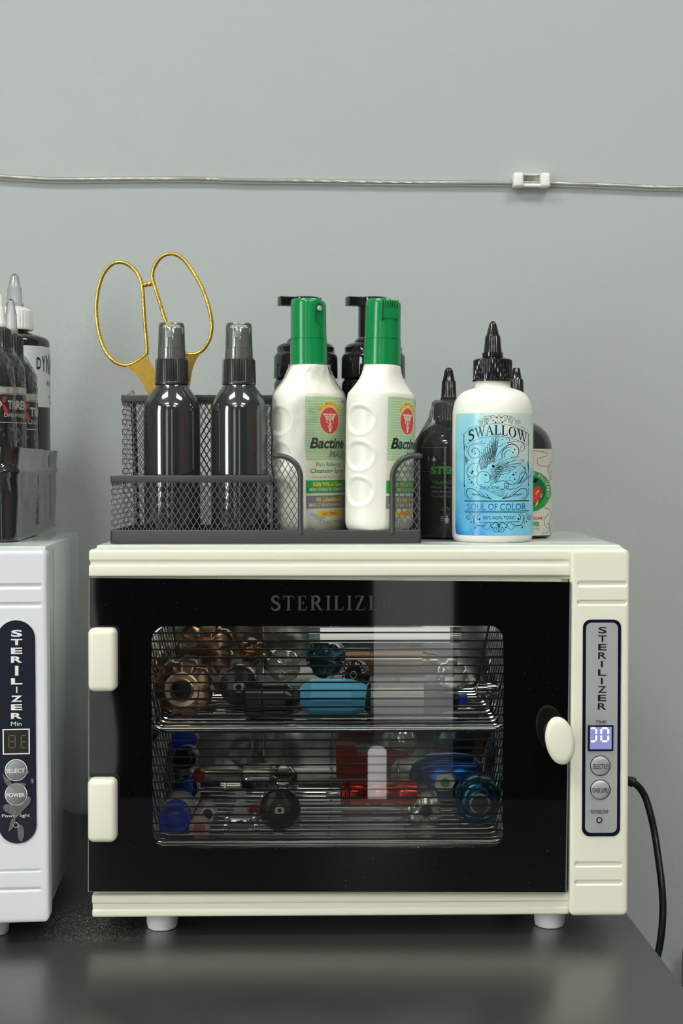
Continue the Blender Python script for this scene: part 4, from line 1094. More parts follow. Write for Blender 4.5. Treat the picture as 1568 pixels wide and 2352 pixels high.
st_([(1010, 610), (1100, 580), (1220, 572), (1300, 620), (1315, 690), (1280, 745), (1238, 720), (1245, 665), (1285, 645)], 0.0003)
st_([(985, 545), (1010, 515), (1045, 530), (1045, 575), (1005, 605)], 0.0003); st_([(840, 665), (900, 650), (940, 605)], 0.0003)
for zx, zy, r in ((297, 665, 14), (555, 575, 10), (918, 548, 10), (972, 602, 8), (1138, 710, 14), (1108, 768, 13), (440, 738, 9), (443, 790, 11), (398, 1030, 8), (400, 1090, 20), (385, 1122, 16), (355, 1105, 8), (424, 1162, 9), (345, 1232, 12), (385, 1278, 18), (415, 1312, 10), (328, 1292, 8), (320, 1195, 10),
                   (1158, 1106, 10), (1118, 1146, 18), (1060, 1196, 10), (1175, 1150, 6), (1300, 912, 8), (1348, 805, 6), (1345, 688, 6), (1145, 1222, 14), (470, 1372, 9)): dot(zx, zy, r)
# the bird: upright wing
def feather(p0, p1, w_, lw=0.00022):
    p0 = Vector((p0[0], p0[1])); p1 = Vector((p1[0], p1[1])); d = p1-p0; n_ = Vector((-d.y, d.x)).normalized()*w_
    st_([tuple(p0), tuple(p0+d*0.35+n_), tuple(p0+d*0.8+n_*0.9), tuple(p1), tuple(p0+d*0.8-n_*0.8), tuple(p0+d*0.35-n_)], lw, 5, True)
for q in range(8): feather((640+q*20, 960-q*18), (560+q*38 if q < 7 else 838, 760-q*48 if q < 7 else 480), 24)
for q in range(6): feather((650+q*26, 980-q*14), (640+q*32, 800-q*52), 18)
for q in range(5): feather((560+q*22, 1060-q*8), (520+q*30, 840-q*18), 14)
for q in range(4): feather((770+q*10, 920-q*40), (800+q*10, 740-q*60), 14)
# spread wing
for q in range(5): feather((820+q*6, 990+q*34), (1100+[120, 210, 155, 60, -30][q], 830+q*62), 30)
for q in range(6): feather((740+q*14, 1000+q*34), (900+[10, 150, 130, 40, 30, 0][q], 870+q*56), 22)
for q in range(6): feather((700+q*16, 1060+q*30), (830+[60, 60, 60, 70, 50, 30][q], 1010+q*44), 16)
for q in range(4): feather((700, 1150+q*24), (830, 1180+q*30), 12)
st_([(620, 1040), (640, 990), (700, 950), (790, 915)], 0.00035); dot(765, 1000, 24)
# head, body and tail
st_([(505, 1130), (540, 1100), (610, 1095), (670, 1110), (705, 1160), (710, 1210), (690, 1260), (640, 1280), (610, 1262)], 0.00034)
st_([(505, 1130), (480, 1200), (480, 1280), (510, 1330), (560, 1350)], 0.00026); dot(632, 1156, 15); st_([(600, 1150), (632, 1136), (664, 1160)], 0.0002)
st_([(510, 1140), (490, 1100), (475, 1040), (500, 980), (515, 900), (530, 940), (540, 1000), (550, 1060)], 0.0003)
st_([(700, 1290), (780, 1285), (860, 1260), (960, 1250), (1060, 1310), (1150, 1300), (1210, 1240), (1235, 1150), (1290, 1100), (1350, 1120), (1360, 1190), (1310, 1260), (1240, 1290)], 0.0004)
curl(1045, 1320, 90, 80, 0, 2*PI, 0.0002); curl(1000, 1335, 42, 42, 0, 2*PI, 0.0003)
st_([(1200, 1310), (1260, 1230), (1320, 1130), (1330, 1010)], 0.0003); st_([(1190, 1290), (1270, 1260), (1370, 1200), (1435, 1160), (1425, 1185), (1370, 1220)], 0.00022); st_([(1258, 985), (1310, 1020), (1335, 1080)], 0.0006, taper=0.8)
for q in range(3): st_([(1180+q*20, 1310-q*6), (1240+q*14, 1250-q*10), (1270+q*18, 1180-q*6)], 0.0002)
# writing in the curl of the body
def scrib(word, x0, x1, y0, y1): a.text(word, U(x0), U(x1), V(y1), V(y0), ink, 3, -0.012, 0.25)
scrib('Swallow', 520, 880, 1310, 1398)
st_([(880, 1392), (940, 1390), (985, 1350), (1010, 1330), (1000, 1370), (1040, 1390), (1150, 1385), (1260, 1330)], 0.0003)
for q in range(5): st_([(600+q*60, 1400+q*28), (760+q*40, 1430+q*24), (930+q*10, 1400+q*34), (990-q*6, 1420+q*30)], 0.00028, taper=0.8)
# lower corner leaves, mirrored about 828
for sg in (1, -1):
    mx_ = lambda zx: 828+sg*(zx-828)
    C = lambda pts, w_=0.0003, tp=0.0: st_([(mx_(p[0]), p[1]) for p in pts], w_, taper=tp)
    C([(262, 1380), (262, 1460), (300, 1540), (360, 1578)], 0.0003); C([(400, 1560), (320, 1530), (290, 1450), (320, 1390), (400, 1390), (480, 1440), (560, 1510), (660, 1545), (750, 1562)], 0.0005, 0.6)
    C([(490, 1420), (540, 1450), (620, 1520), (720, 1560)], 0.0003); C([(640, 1460), (680, 1530), (740, 1560)], 0.0006, 0.8)
    for q in range(6): C([(570-q*28, 1540-q*6), (545-q*30, 1500-q*6), (510-q*24, 1490-q*4), (480-q*14, 1500+q*2)], 0.0003, 0.8)
# ruled bands
for zy, ww in ((1598, 0.0006), (1772, 0.0005)):
    st_([(255, zy), (1403, zy-4)], ww, 1)
    for q in range(64): st_([(262+q*18, zy+4), (262+q*18, zy+20)], 0.00012, 1)
st_([(270, 1796), (1370, 1792)], 0.0003, 1)
a.text('SOUL OF COLOR', U(305), U(1345), V(1752), V(1640), M['sw_text'], 3, 0.004)
a.text('100% NON-TOXIC', U(590), U(1155), V(1912), V(1850), M['navy'], 3, -0.008)
st_([(530, 1962), (1210, 1952)], 0.0003, 1); dot(535, 1962, 10); dot(1206, 1953, 10)
for sg in (1, -1):
    mx_ = lambda zx: 866+sg*(zx-866)
    C = lambda pts, w_=0.00026, tp=0.0: st_([(mx_(p[0]), p[1]) for p in pts], w_, taper=tp)
    curl(mx_(328), 1886, 12, 48, 0 if sg == 1 else PI, 3.7*PI*sg, 0.00026)
    C([(330, 1810), (380, 1830), (410, 1880), (420, 1960), (412, 2010)], 0.0003); C([(500, 1815), (440, 1850), (440, 1960), (500, 2020), (590, 2010), (620, 1985)], 0.0004, 0.5)
    C([(530, 1820), (480, 1870), (490, 1915), (530, 1920)], 0.0004); dot(mx_(525), 1902, 17)
    C([(435, 2045), (500, 2015), (590, 2040), (640, 2090), (700, 2050), (720, 1990), (690, 1965)], 0.0003); dot(mx_(450), 2058, 14); dot(mx_(380), 1960, 12)
    C([(600, 2020), (640, 1970), (680, 1960)], 0.0002); C([(615, 2040), (650, 1985), (700, 1965)], 0.0002)
    C([(862, 2070), (860, 2000), (810, 1965), (740, 2000), (700, 2050)], 0.0005, 0.4); C([(870, 2060), (880, 2010), (850, 1985), (830, 2010), (850, 2030)], 0.0003)
    C([(870, 2080), (870, 2110), (820, 2125), (775, 2100), (785, 2060), (815, 2050), (835, 2070), (815, 2085)], 0.0004); dot(mx_(745), 2050, 15)
a.emit(b, cyl_map(Rl+0.00025), 0.0028, lift=0.00006)
b.build('blue_label', sw)

# ---- dark film-wrapped stencil bottle on its left
yl = 0.118; k = S.size(1, yl); x, _ = S.pix(1030, 1100, yl)
sb_ = thing('stencil_bottle', 'black bottle in clear shrink film with green lettering, left of the white bird bottle', 'stencil bottle', S, x, yl, TOPZ)
face_camera(sb_)
z = lambda py: S.pix(760, py, yl)[1] - TOPZ
P = [(0.001, 0.001), (60*k, 0), (70*k, 0.001), (75*k, 0.006), (75*k, z(1100)), (75*k, z(1030)), (73.5*k, z(1018)), (69*k, z(1004)), (61*k, z(992)), (50*k, z(983)), (38*k, z(976)), (31*k, z(970)), (31*k, z(960))]
B().lathe(P, M['ink_bottle'], 80).build('body', sb_)
twist_cap(sb_, k, z, {'collar': [(31, 966), (35, 965), (35, 963, 1), (34.4, 930, 1), (33, 927), (24, 921), (19, 920)], 'tip': [(19, 920), (19.4, 914), (17.6, 913), (17.4, 912, 1), (16, 877, 1), (14.6, 874.5), (13.8, 872), (9.6, 851), (6.5, 846), (3, 844)], 'nr': 36}, M['twist'], M['twist'])
b = B(); a = Art(); Rl = 75*k
U = lambda px: (px-1030)*k; V = lambda py: z(py)
def T_(s_, x0, x1, y0, y1, m, bold=0.0, shear=0.0): a.text(s_, U(x0), U(x1), V(y1), V(y0), m, 2, bold, shear)
T_('STENCIL', 990, 1088, 1071, 1089, M['g_stencil'], 0.05); T_('TRANSFER GEL', 992, 1080, 1104, 1111, M['g_stencil'], 0.0)
for i, s_ in enumerate(('Water, Glycerin, Propylene', 'Aloe Barbadensis Leaf Juice', 'Triethanolamine, Carbomer')): T_(s_, 990, 1090, 1115.5+i*9.8, 1122+i*9.8, M['g_small'])
T_('100% VEGAN', 1012, 1070, 1162, 1171, M['g_stencil'])
a.stroke([(U(968), V(1029)), (U(1026), V(1029))], 0.0003, M['g_lgrey'], 2); a.stroke([(U(968), V(1083)), (U(990), V(1083))], 0.0002, M['g_lgrey'], 2)
for px, h in ((984, 5), (996, 3)): a.stroke([(U(px), V(1049)), (U(px+1), V(1058))], 0.0004, M['white'], 2)
for dx, dy in ((0, 0), (3, 0), (-3, 0), (0, 3), (0, -3), (0, 10)): a.disc(U(997+dx), V(1056+dy), 0.0006, M['white'], 2, n=8)
a.disc(U(1026), V(1184), 0.0008, M['white'], 2, n=10); a.rect(U(1022), U(1030), V(1199), V(1187), M['white'], 2)
for q in range(3): a.rect(U(1012), U(1020), V(1194-q*4), V(1192-q*4), M['g_lgrey'], 2)
a.emit(b, cyl_map(Rl), 0.0028); b.build('printed_lettering', sb_)
def film(t, prof, name='shrink_film', wob=0.0006, seg=96, seed=1):
    rnd = random.Random(seed); ph = [rnd.uniform(0, 6.3) for _ in range(6)]; vs = []; fs = []
    for i, (r, zz) in enumerate(prof):
        for q in range(seg):
            an = 2*PI*q/seg; u = i/(len(prof)-1)
            d = wob*(math.sin(5*an+9*u+ph[0])+math.sin(11*an-14*u+ph[1])+0.7*math.sin(19*an+31*u+ph[2])+0.6*abs(math.sin(7*an+22*u+ph[3])))
            vs.append(((r+wob*1.5+d)*math.cos(an), (r+wob*1.5+d)*math.sin(an), zz))
    for i in range(len(prof)-1):
        for q in range(seg): fs.append((i*seg+q, i*seg+(q+1) % seg, (i+1)*seg+(q+1) % seg, (i+1)*seg+q))
    b = B(); b.fix = False; b.add(vs, fs, M['film_crinkled']); return b.build(name, t, 80)
def resample(prof, n):
    out = []; 
    for i in range(len(prof)-1):
        for q in range(n): out.append((prof[i][0]+(prof[i+1][0]-prof[i][0])*q/n, prof[i][1]+(prof[i+1][1]-prof[i][1])*q/n))
    return out+[prof[-1]]
film(sb_, resample([(74*k, 0.002), (76*k, 0.01), (76*k, z(1150)), (76*k, z(1080)), (76*k, z(1025)), (70*k, z(1004)), (58*k, z(984)), (44*k, z(958)), (37*k, z(930)), (33*k, z(923)), (24*k, z(918))], 5), wob=0.00042, seed=3)

# ---- cream-labelled dark bottle behind on the right
yl = 0.133; k = S.size(1, yl); x, _ = S.pix(1184.5, 1100, yl)
eb = thing('ink_bottle', 'dark bottle with cream cloud-pattern label, partly hidden behind the white bird bottle', 'ink bottle', S, x, yl, TOPZ)
face_camera(eb)
z = lambda py: S.pix(760, py, yl)[1] - TOPZ
P = [(0.001, 0.001), (70*k, 0), (79*k, 0.001), (83*k, 0.005), (83.5*k, z(1100)), (82.5*k, z(1031)), (81*k, z(1020)), (76*k, z(1004)), (68*k, z(991)), (56*k, z(980)), (42*k, z(972)), (33*k, z(966)), (31*k, z(950))]
B().lathe(P, mat('dark_smoke_bottle', (0.03, 0.033, 0.034), 0.07, spec=0.8), 80).build('body', eb)
twist_cap(eb, k, z, {'collar': [(31, 963), (34, 962), (34, 960, 1), (33.5, 930, 1), (32, 927), (24, 921), (19, 920)], 'tip': [(19, 920), (19.4, 914), (17.6, 913), (17.4, 912, 1), (16, 873, 1), (14.6, 871), (12.8, 869), (9.0, 850), (7.5, 845), (3, 844)], 'nr': 36}, M['twist'], M['twist'])
b = B(); Rl = 83.3*k; sleeve(b, Rl, z(1227), z(1031.5), R_(-100), R_(85), M['label_cream'], 70, 0.0002)
a = Art(); U = lambda zx: (1200+zx/5.47-1184.5)*k; V = lambda zy: z(820+zy/5.47)
gl_ = mat('sage_line', srgb(112, 150, 128), 0.5)
def S_(pts, w_=0.0005, m=gl_): a.stroke([tuple(p)[:2] for p in spline([(U(p[0]), V(p[1]), 0) for p in pts], 6)], w_, m, 2)
S_([(60, 1180), (220, 1185), (285, 1205), (290, 1240), (260, 1255), (200, 1270), (175, 1300), (185, 1345), (240, 1370), (320, 1372)])
S_([(320, 1372), (305, 1420), (330, 1465), (350, 1450), (340, 1425)]); S_([(350, 1310), (335, 1345), (320, 1372)])
S_([(350, 1490), (330, 1495), (350, 1530), (310, 1550), (280, 1560), (300, 1590), (330, 1580)])
S_([(290, 1635), (310, 1680), (350, 1700), (340, 1760), (300, 1790), (270, 1830), (275, 1890), (320, 1900), (340, 1940), (300, 1980), (265, 2030), (275, 2100), (310, 2140), (330, 2110), (300, 2080)])
S_([(230, 2230), (250, 2195), (290, 2200), (330, 2160), (325, 2090), (350, 2000), (360, 1950)]); S_([(350, 2220), (345, 2150), (365, 2100)])
cxg, cyg = U(95), V(1680); rg = (V(1430)-V(1930))/2; a.ring(cxg, cyg, rg*1.0, 0.0006, M['g_lgrey'], 2); a.disc(cxg, cyg, rg, M['g_green'], 2, n=48); a.disc(cxg, cyg, rg*0.74, mat('deep_green', srgb(20, 110, 70), 0.5), 3, n=40)
for i, c in enumerate('TATTOO EQUIPMENT'):      # lettering round the rim of the emblem
    if c == ' ': continue
    an = R_(128 - i*9.6); r1 = rg*0.87; cx2, cy2 = cxg+r1*math.cos(an), cyg+r1*math.sin(an); h = rg*0.075
    f = lambda u, v, an=an, cx2=cx2, cy2=cy2: (cx2+u*math.cos(an-PI/2)-v*math.sin(an-PI/2), cy2+u*math.sin(an-PI/2)+v*math.cos(an-PI/2))
    a.text(c, -h*0.7, h*0.7, -h, h, M['label_cream'], 4, 0.02, fn=f)
for (pts_, mm) in (([(140, 1640), (200, 1610), (225, 1670), (215, 1730), (190, 1790), (150, 1830), (120, 1800), (110, 1700)], 'g_red'), ([(150, 1700), (190, 1660), (200, 1680), (160, 1730)], 'g_yellow'), ([(160, 1830), (195, 1780), (180, 1840), (150, 1870)], 'g_yellow'),
                   ([(120, 1560), (150, 1520), (180, 1530), (170, 1560), (140, 1580)], 'navy'), ([(205, 1720), (235, 1700), (240, 1740), (215, 1770)], 'g_lgrey')):
    a.poly([(U(p[0]), V(p[1])) for p in pts_], M[mm], 4)
a.text('TATTOO.INK', U(20), U(250), V(2030), V(1995), M['g_red'], 2, 0.03); a.text('POWER', U(40), U(208), V(2112), V(2055), M['g_green'], 2, 0.04); a.text('4 OZ', U(135), U(205), V(2152), V(2128), M['g_green'], 2, 0.02)
a.stroke([(U(130), V(1960)), (U(175), V(1945))], 0.0006, M['g_yellow'], 2)
a.emit(b, cyl_map(Rl+0.0002), 0.0028); b.build('cream_label', eb)

# ------------------------------------------------------------------ white first-aid spray bottles with green caps
EA, EB = 0.0325, 0.0240
def aid_bottle(px, yl, rot, label, lean, squeeze, wrap, kk=1.0, cap_var=0):
    k = S.size(1, yl); x, _ = S.pix(px, 1200, yl)
    t = thing('spray_cleanser_bottle', label, 'first aid spray', S, x, yl, FLOOR, 'white first aid spray bottles', rz=rot)
    t.rotation_euler = (Matrix.Rotation(S.a, 4, 'Z') @ Matrix.Rotation(lean, 4, 'Y') @ Matrix.Rotation(rot, 4, 'Z')).to_euler()
    z = lambda py: S.pix(760, py, yl)[1] - FLOOR
    # profile: height -> scale of the oval, and roundness towards the neck
    prof = [(1219, 0.80), (1217, 0.86), (1213, 0.91), (1205, 0.945), (1195, 0.96), (1150, 0.97), (1100, 0.985), (1050, 0.99), (1000, 1.0), (950, 1.0), (925, 0.995), (910, 0.975), (898, 0.93), (886, 0.86), (872, 0.76), (858, 0.67), (846, 0.60), (840, 0.575), (838, 0.55), (828, 0.54)]
    rn = 40*k
    zs = []; ii = 0
    tot = 150
    def sc_at(py):
        for i in range(len(prof)-1):
            if prof[i][0] >= py >= prof[i+1][0]:
                u = (prof[i][0]-py)/(prof[i][0]-prof[i+1][0]); u2 = u
                return prof[i][1]+(prof[i+1][1]-prof[i][1])*u2
        return prof[-1][1]
    pys = [1219, 1218, 1217, 1215, 1213, 1209] + [1205-2.4*i for i in range(int((1205-900)/2.4))] + [898, 892, 886, 879, 872, 865, 858, 852, 846, 842, 840, 838, 828]
    def surf(th, py, off=0.0):
        """th from the label side; local x along the wide axis, label at -y"""
        s = sc_at(py); blend = max(0, min(1, (905-py)/60)); aa = (EA*s)*(1-blend)+max(rn, 0)*blend*max(1, s/0.575*1.0); bb = (EB*s)*(1-blend)+rn*blend*max(1, s/0.575*0.9)
        if blend > 0: aa = EA*s*(1-blend)+rn*(s/0.56)*blend; bb = EB*s*(1-blend*0.6)*(1-blend)+(rn*(s/0.56))*blend if blend < 1 else rn*(s/0.56)
        st_, ct = math.sin(th), math.cos(th)
        X2 = aa*abs(st_)**0.93*(1 if st_ > 0 else -1); Y2 = -bb*abs(ct)**0.93*(1 if ct > 0 else -1)
        nx, ny = X2/aa/aa, Y2/bb/bb; q = math.hypot(nx, ny) or 1; nx /= q; ny /= q
        # finger grips on both narrow sides
        d = 0.0
        zz = z(py)
        for side in (-1, 1):
            ac = side*(PI/2)*1.02 - (0.10 if side < 0 else -0.10)*0
            for gy in (967, 1048, 1128):
                du = (th-ac)*0.8*bb*1.35/(0.0125); 
                if abs(th-ac) > PI: du = 9
                dv = (py-gy)/31.0
                rr2 = math.sqrt(du*du+dv*dv)
                if rr2 < 1.25:
                    e = max(0, min(1, (1.0-rr2)/0.22)); d += 0.0011*e*e*(3-2*e)
                    if rr2 > 0.92: d -= 0.0004*math.sin(PI*min(1, (rr2-0.92)/0.33))
        return Vector((X2+nx*(off-d), Y2+ny*(off-d), zz))
    N = 144; vs = []; fs = []
    for py in pys:
        for q in range(N): vs.append(surf(-PI+2*PI*q/N, py))
    for i in range(len(pys)-1):
        for q in range(N): fs.append((i*N+q, i*N+(q+1) % N, (i+1)*N+(q+1) % N, (i+1)*N+q))
    fs.append(tuple(reversed(range(N)))); fs.append(tuple((len(pys)-1)*N+q for q in range(N)))
    b = B().add(vs, fs, M['bottle_white']); b.build('body', t, 60)
    # green spray cap
    z1, z2, z3 = z(838), z(780), z(688)
    rc = 42.5*k; ru = 41*k
    b = B(); b.lathe([(rc*0.6, z1+0.0003), (rc, z1), (rc*1.0, z(834)), (rc*0.985, z2-0.0003), (ru*0.97, z2-0.0001), (ru*0.97, z2+0.0002), (ru, z2+0.0004)], M['green_cap'], 72, cap1=False)
    # upper shell: cylinder whose rim dips on the spout side (facing local angle th_s)
    n2 = 96; vs = []; fs = []; H = [0, 0.3, 0.6, 0.8, 0.9, 0.97, 1.0]
    th_s = 0.75 if not cap_var else 0.12
    for h in H:
        for q in range(n2):
            an = 2*PI*q/n2; da = abs((an-th_s-(-PI/2+0)) % (2*PI)); da = min(da, 2*PI-da)
            zt2 = z3 - (0.0018+0.0022*0) * (1 if da < 0.62 else max(0, 1-(da-0.62)/0.18))
            r2 = ru*(1-0.02*h) - (0.0012 if h == 1.0 else 0.0004 if h == 0.97 else 0)
            vs.append((r2*math.cos(an), r2*math.sin(an), (z2+0.0004)+(zt2-z2-0.0004)*h))
    for i in range(len(H)-1):
        for q in range(n2): fs.append((i*n2+q, i*n2+(q+1) % n2, (i+1)*n2+(q+1) % n2, (i+1)*n2+q))
    fs.append(tuple((len(H)-1)*n2+q for q in range(n2)))
    b.add(vs, fs, M['green_cap'])
    cap = b.build('green_cap', t, 40)
    return t, k, z, surf, cap, ru, z3, th_s
def aid_label(t, surf, z, tilt=0.0, du=0.0022):
    """art in label coordinates: u = arc in metres from the label centre, v = photograph row of the left bottle"""
    # arc -> angle table
    tb = [(0, 0.0)]; acc = 0; p = surf(0, 1050)
    for i in range(1, 200):
        th = i*0.01; q = surf(th, 1050); acc += (q-p).xy.length; p = q; tb.append((acc, th))
    def th_of(u):
        s = abs(u)
        for i in range(1, len(tb)):
            if tb[i][0] >= s:
                f = (s-tb[i-1][0])/(tb[i][0]-tb[i-1][0]); return math.copysign(tb[i-1][1]+f*0.01, u)
        return math.copysign(tb[-1][1], u)
    a = Art()
    c, s = math.cos(R_(45)), math.sin(R_(45)); kk = 1.0
    tab2 = []
    for i in range(-300, 301):
        u = i*0.0001; q = surf(th_of(u), 1050); tab2.append((q.x*c-q.y*s, u))
    def U(zx):
        sx = (700+zx/7.35-712)*0.000343
        best = min(tab2, key=lambda e: abs(e[0]-sx)); return best[1]
    Vv = lambda zy: 900+zy/7.35
    W2 = 0.0225
    R = lambda u0, u1, v0, v1, m, ly=1: a.rect(u0, u1, Vv(v1), Vv(v0), M[m], ly)
    R(-W2, W2, 104, 1158, 'label_green', 1); R(-W2, W2, 1158, 2295, 'label_paper', 1); R(-W2, W2, 1488, 1702, 'g_green', 2); R(-W2, W2, 1740, 1955, 'g_grey', 2)
    for i in range(23): R(-W2, W2, 158+i*43.5, 166+i*43.5, 'g_stripe', 2)
    ec = U(437); er = 0.0097; ev = Vv(497); eh = er*1.0
    pyr = (720-272)/2/7.35      # emblem radius in rows
    a.disc(ec, ev, er*1.06, M['g_stripe'], 3, ry=pyr*1.03, n=48); a.disc(ec, ev, er, M['g_red'], 4, ry=pyr*0.98, n=48)
    e = lambda x, y: (ec+x*er, ev-y*pyr)
    wp = M['label_paper']
    for sg in (-1, 1):
        for i, (w0, yy) in enumerate(((0.74, 0.50), (0.60, 0.33), (0.48, 0.17))):
            a.poly([e(sg*0.14, yy), e(sg*w0, yy), e(sg*(w0-0.10), yy-0.13), e(sg*0.14, yy-0.13)], wp, 5)
        a.stroke([tuple(p)[:2] for p in spline([e(0, 0.06)+(0,), e(sg*0.3, 0.02)+(0,), e(sg*0.34, -0.14)+(0,), e(0, -0.30)+(0,), e(-sg*0.2, -0.42)+(0,), e(-sg*0.16, -0.55)+(0,), e(0, -0.66)+(0,), e(sg*0.12, -0.78)+(0,)], 6)], 0.00085, wp, 5)
    a.poly([e(-0.07, 0.30), e(0.07, 0.30), e(0.045, -0.7), e(-0.045, -0.7)], wp, 5); a.poly([e(0.11*math.cos(q), 0.43+0.13*math.sin(q)) for q in [i*PI/8 for i in range(16)]], wp, 5)
    a.poly([e(0.13*math.cos(q), -0.74+0.12*math.sin(q)) for q in [i*PI/8 for i in range(16)]], wp, 5)
    # curved yellow ribbon with its lettering
    arcp = lambda an, r: (ec+er*r*math.sin(an), ev-pyr*r*math.cos(an)*1.0)
    rb = [arcp(R_(-62+4*i), 1.42) for i in range(32)]+[arcp(R_(62-4*i), 1.14) for i in range(32)]; a.poly(rb, M['g_yellow'], 3)
    wd = 'NEW & IMPROVED SPRAYER'
    for i, ch in enumerate(wd):
        if ch == ' ': continue
        an = R_(-54+i*108/(len(wd)-1)); cx2, cy2 = arcp(an, 1.28)
        f = lambda u, v, an=an, cx2=cx2, cy2=cy2: (cx2+(u*math.cos(an)+v*math.sin(an))*er, cy2-(v*math.cos(an)-u*math.sin(an))*pyr)
        a.text(ch, -0.05, 0.05, -0.08, 0.08, M['g_red'], 4, 0.02, fn=f)
    def T2(s_, u0, u1, y0, y1, m, bold=0.0, shear=0.0, ly=3): a.text(s_, u0, u1, Vv(y1), Vv(y0), M[m], ly, bold, shear, )
    T2('Bactine', U(105), 0.0175, 783, 965, 'g_dark', 0.03, 0.25); T2('MAX', U(420), 0.0185, 990, 1112, 'g_grey', 0.03, 0.25)
    T2('SIZE', 0.014, 0.021, 150, 200, 'g_dark', 0.02)
    T2('Pain Relieving', U(215), U(615), 1185, 1285, 'g_text', 0.01); T2('Cleansing Spray', U(110), 0.0165, 1295, 1390, 'g_text', 0.02)
    T2('FIRST AID PAIN RELIEVER & ANTISEPTIC', U(148), 0.018, 1418, 1455, 'g_small', 0.0)
    T2('Kills 99% of Germs', U(162), 0.0165, 1515, 1590, 'g_yellow', 0.03); T2('MAX STRENGTH GERM KILLER', U(95), 0.019, 1612, 1668, 'label_paper', 0.01, 0.2)
    T2('4% Lidocaine HCl', U(200), 0.0165, 1768, 1842, 'g_yellow', 0.03); T2('MAX STRENGTH PAIN RELIEF', U(88), 0.019, 1868, 1925, 'label_paper', 0.01, 0.2)
    a.poly([(U(204), Vv(1993)), (0.0155, Vv(1980)), (0.0135, Vv(2030)), (0.0155, Vv(2080)), (U(204), Vv(2092)), (U(232), Vv(2042))], M['g_yellow'], 3)
    T2('NO STING', U(320), U(552), 2016, 2072, 'g_red', 0.02, 0, 4); T2('5 fl oz (148 mL)', U(262), 0.0165, 2150, 2235, 'g_small', 0.0)
    a.poly([(U(105), Vv(2020)), (U(240), Vv(2050)), (U(385), Vv(2100)), (U(300), Vv(2160)), (U(270), Vv(2170)), (U(215), Vv(2120)), (U(110), Vv(2060))], M['g_blue'], 2)
    b = B(); a.emit(b, lambda u, v, l: surf(th_of(u), v, 0.00025+l), du, lift=0.00005, dv=8.0); return b.build('front_label', t, 60)
# the art uses rows downwards: flip text so it stands upright
_old_text = Art.text
def _upright(s, t, x0, x1, y0, y1, m, ly=3, bold=0.0, shear=0.0, fn=None):
    return _old_text(s, t, x0, x1, y0, y1, m, ly, bold, shear, fn)
ab1, k1, z_1, s_1, cap1, ru1, z31, ths1 = aid_bottle(711.5, 0.084, R_(45), 'white spray bottle with green cap nearest the dark spray bottles, film round its shoulders', R_(-0.3), 1.0, True)
aid_label(ab1, s_1, z_1)
ab2, k2, z_2, s_2, cap2, ru2, z32, ths2 = aid_bottle(868, 0.062, R_(58.7), 'white spray bottle with green cap nearest the black stencil bottle', R_(1.3), 1.0, False, cap_var=1)
aid_label(ab2, s_2, z_2)
# spout details in the green caps
def cap_detail(cap, ru, z3, z, var, rot):
    # direction of the spout in bottle coordinates, so that it faces the room's right or the viewer
    if var == 0:
        an = R_(38) - rot - PI/2; 
        d = Vector((math.cos(an), math.sin(an), 0)); T = Matrix.Translation(d*ru*0.985) @ Matrix(((-d.y, 0, d.x, 0), (d.x, 0, d.y, 0), (0, 1, 0, 0), (0, 0, 0, 1)))
        b = B(); vs = rrect(-0.0038, 0.0038, z(748), z(700), 0.0037, 8)
        ins = [(p[0]*0.75, p[1]) for p in vs]
        b.add([(p[0], p[1], 0.0005) for p in vs]+[(q[0]*0.8, (q[1]-z(724))*0.9+z(724), 0.0001) for q in vs], [(i, (i+1) % len(vs), len(vs)+(i+1) % len(vs), len(vs)+i) for i in range(len(vs))] + [tuple(range(len(vs), 2*len(vs)))], mat('green_recess', (0.003, 0.17, 0.05), 0.3), T)
        b.lathe([(0.0021, 0.0), (0.0021, 0.0012), (0.0016, 0.0016), (0.0005, 0.0016)], M['nozzle'], 24, T=T @ Matrix.Translation((0, z(712), 0)))
        b.build('spray_nozzle', cap)
    else:
        an = R_(22) - rot - PI/2
        d = Vector((math.cos(an), math.sin(an), 0)); T = Matrix.Translation(d*ru*0.93) @ Matrix(((-d.y, 0, d.x, 0), (d.x, 0, d.y, 0), (0, 1, 0, 0), (0, 0, 0, 1)))
        b = B(); g = M['green_cap']
        b.box(-0.0062, 0.0072, z(735), z(705), 0.0, 0.0012, g, 0.0004, T=T)
        for i in range(7): b.box(-0.0060+i*0.0019, -0.0052+i*0.0019, z(708), z(692), 0.0002, 0.0022, g, 0.0003, T=T)
        b.box(-0.0078, -0.0068, z(738), z(690), -0.0005, 0.0016, g, 0.0003, T=T)
        b.build('spout_grille', cap)
cap_detail(cap1, ru1, z31, z_1, 0, R_(45)); cap_detail(cap2, ru2, z32, z_2, 1, R_(58.7))
# shrink film over the shoulders of the first bottle
def oval_film(t, surf, seed=5):
    rnd = random.Random(seed); ph = [rnd.uniform(0, 6.3) for _ in range(5)]; N = 120; vs = []; fs = []
    rows = [1215-10*i for i in range(31)] + [900-4*i for i in range(17)]
    for i, py in enumerate(rows):
        u = i/len(rows)
        for q in range(N):
            th = -PI+2*PI*q/N; d = 0.00022*(1+2.0*max(0, (910-py)/70))*(math.sin(7*th+12*u+ph[0])+math.sin(13*th-25*u+ph[1])+abs(math.sin(9*th+40*u+ph[2])))
            vs.append(surf(th, max(py, 838), 0.0009+d)+Vector((0, 0, 0 if py > 838 else 0.0006*(838-py)/2)))
    for i in range(len(rows)-1):
        for q in range(N): fs.append((i*N+q, i*N+(q+1) % N, (i+1)*N+(q+1) % N, (i+1)*N+q))
    b = B(); b.fix = False; b.add(vs, fs, M['film']); b.build('shrink_film', t, 80)
oval_film(ab1, s_1)

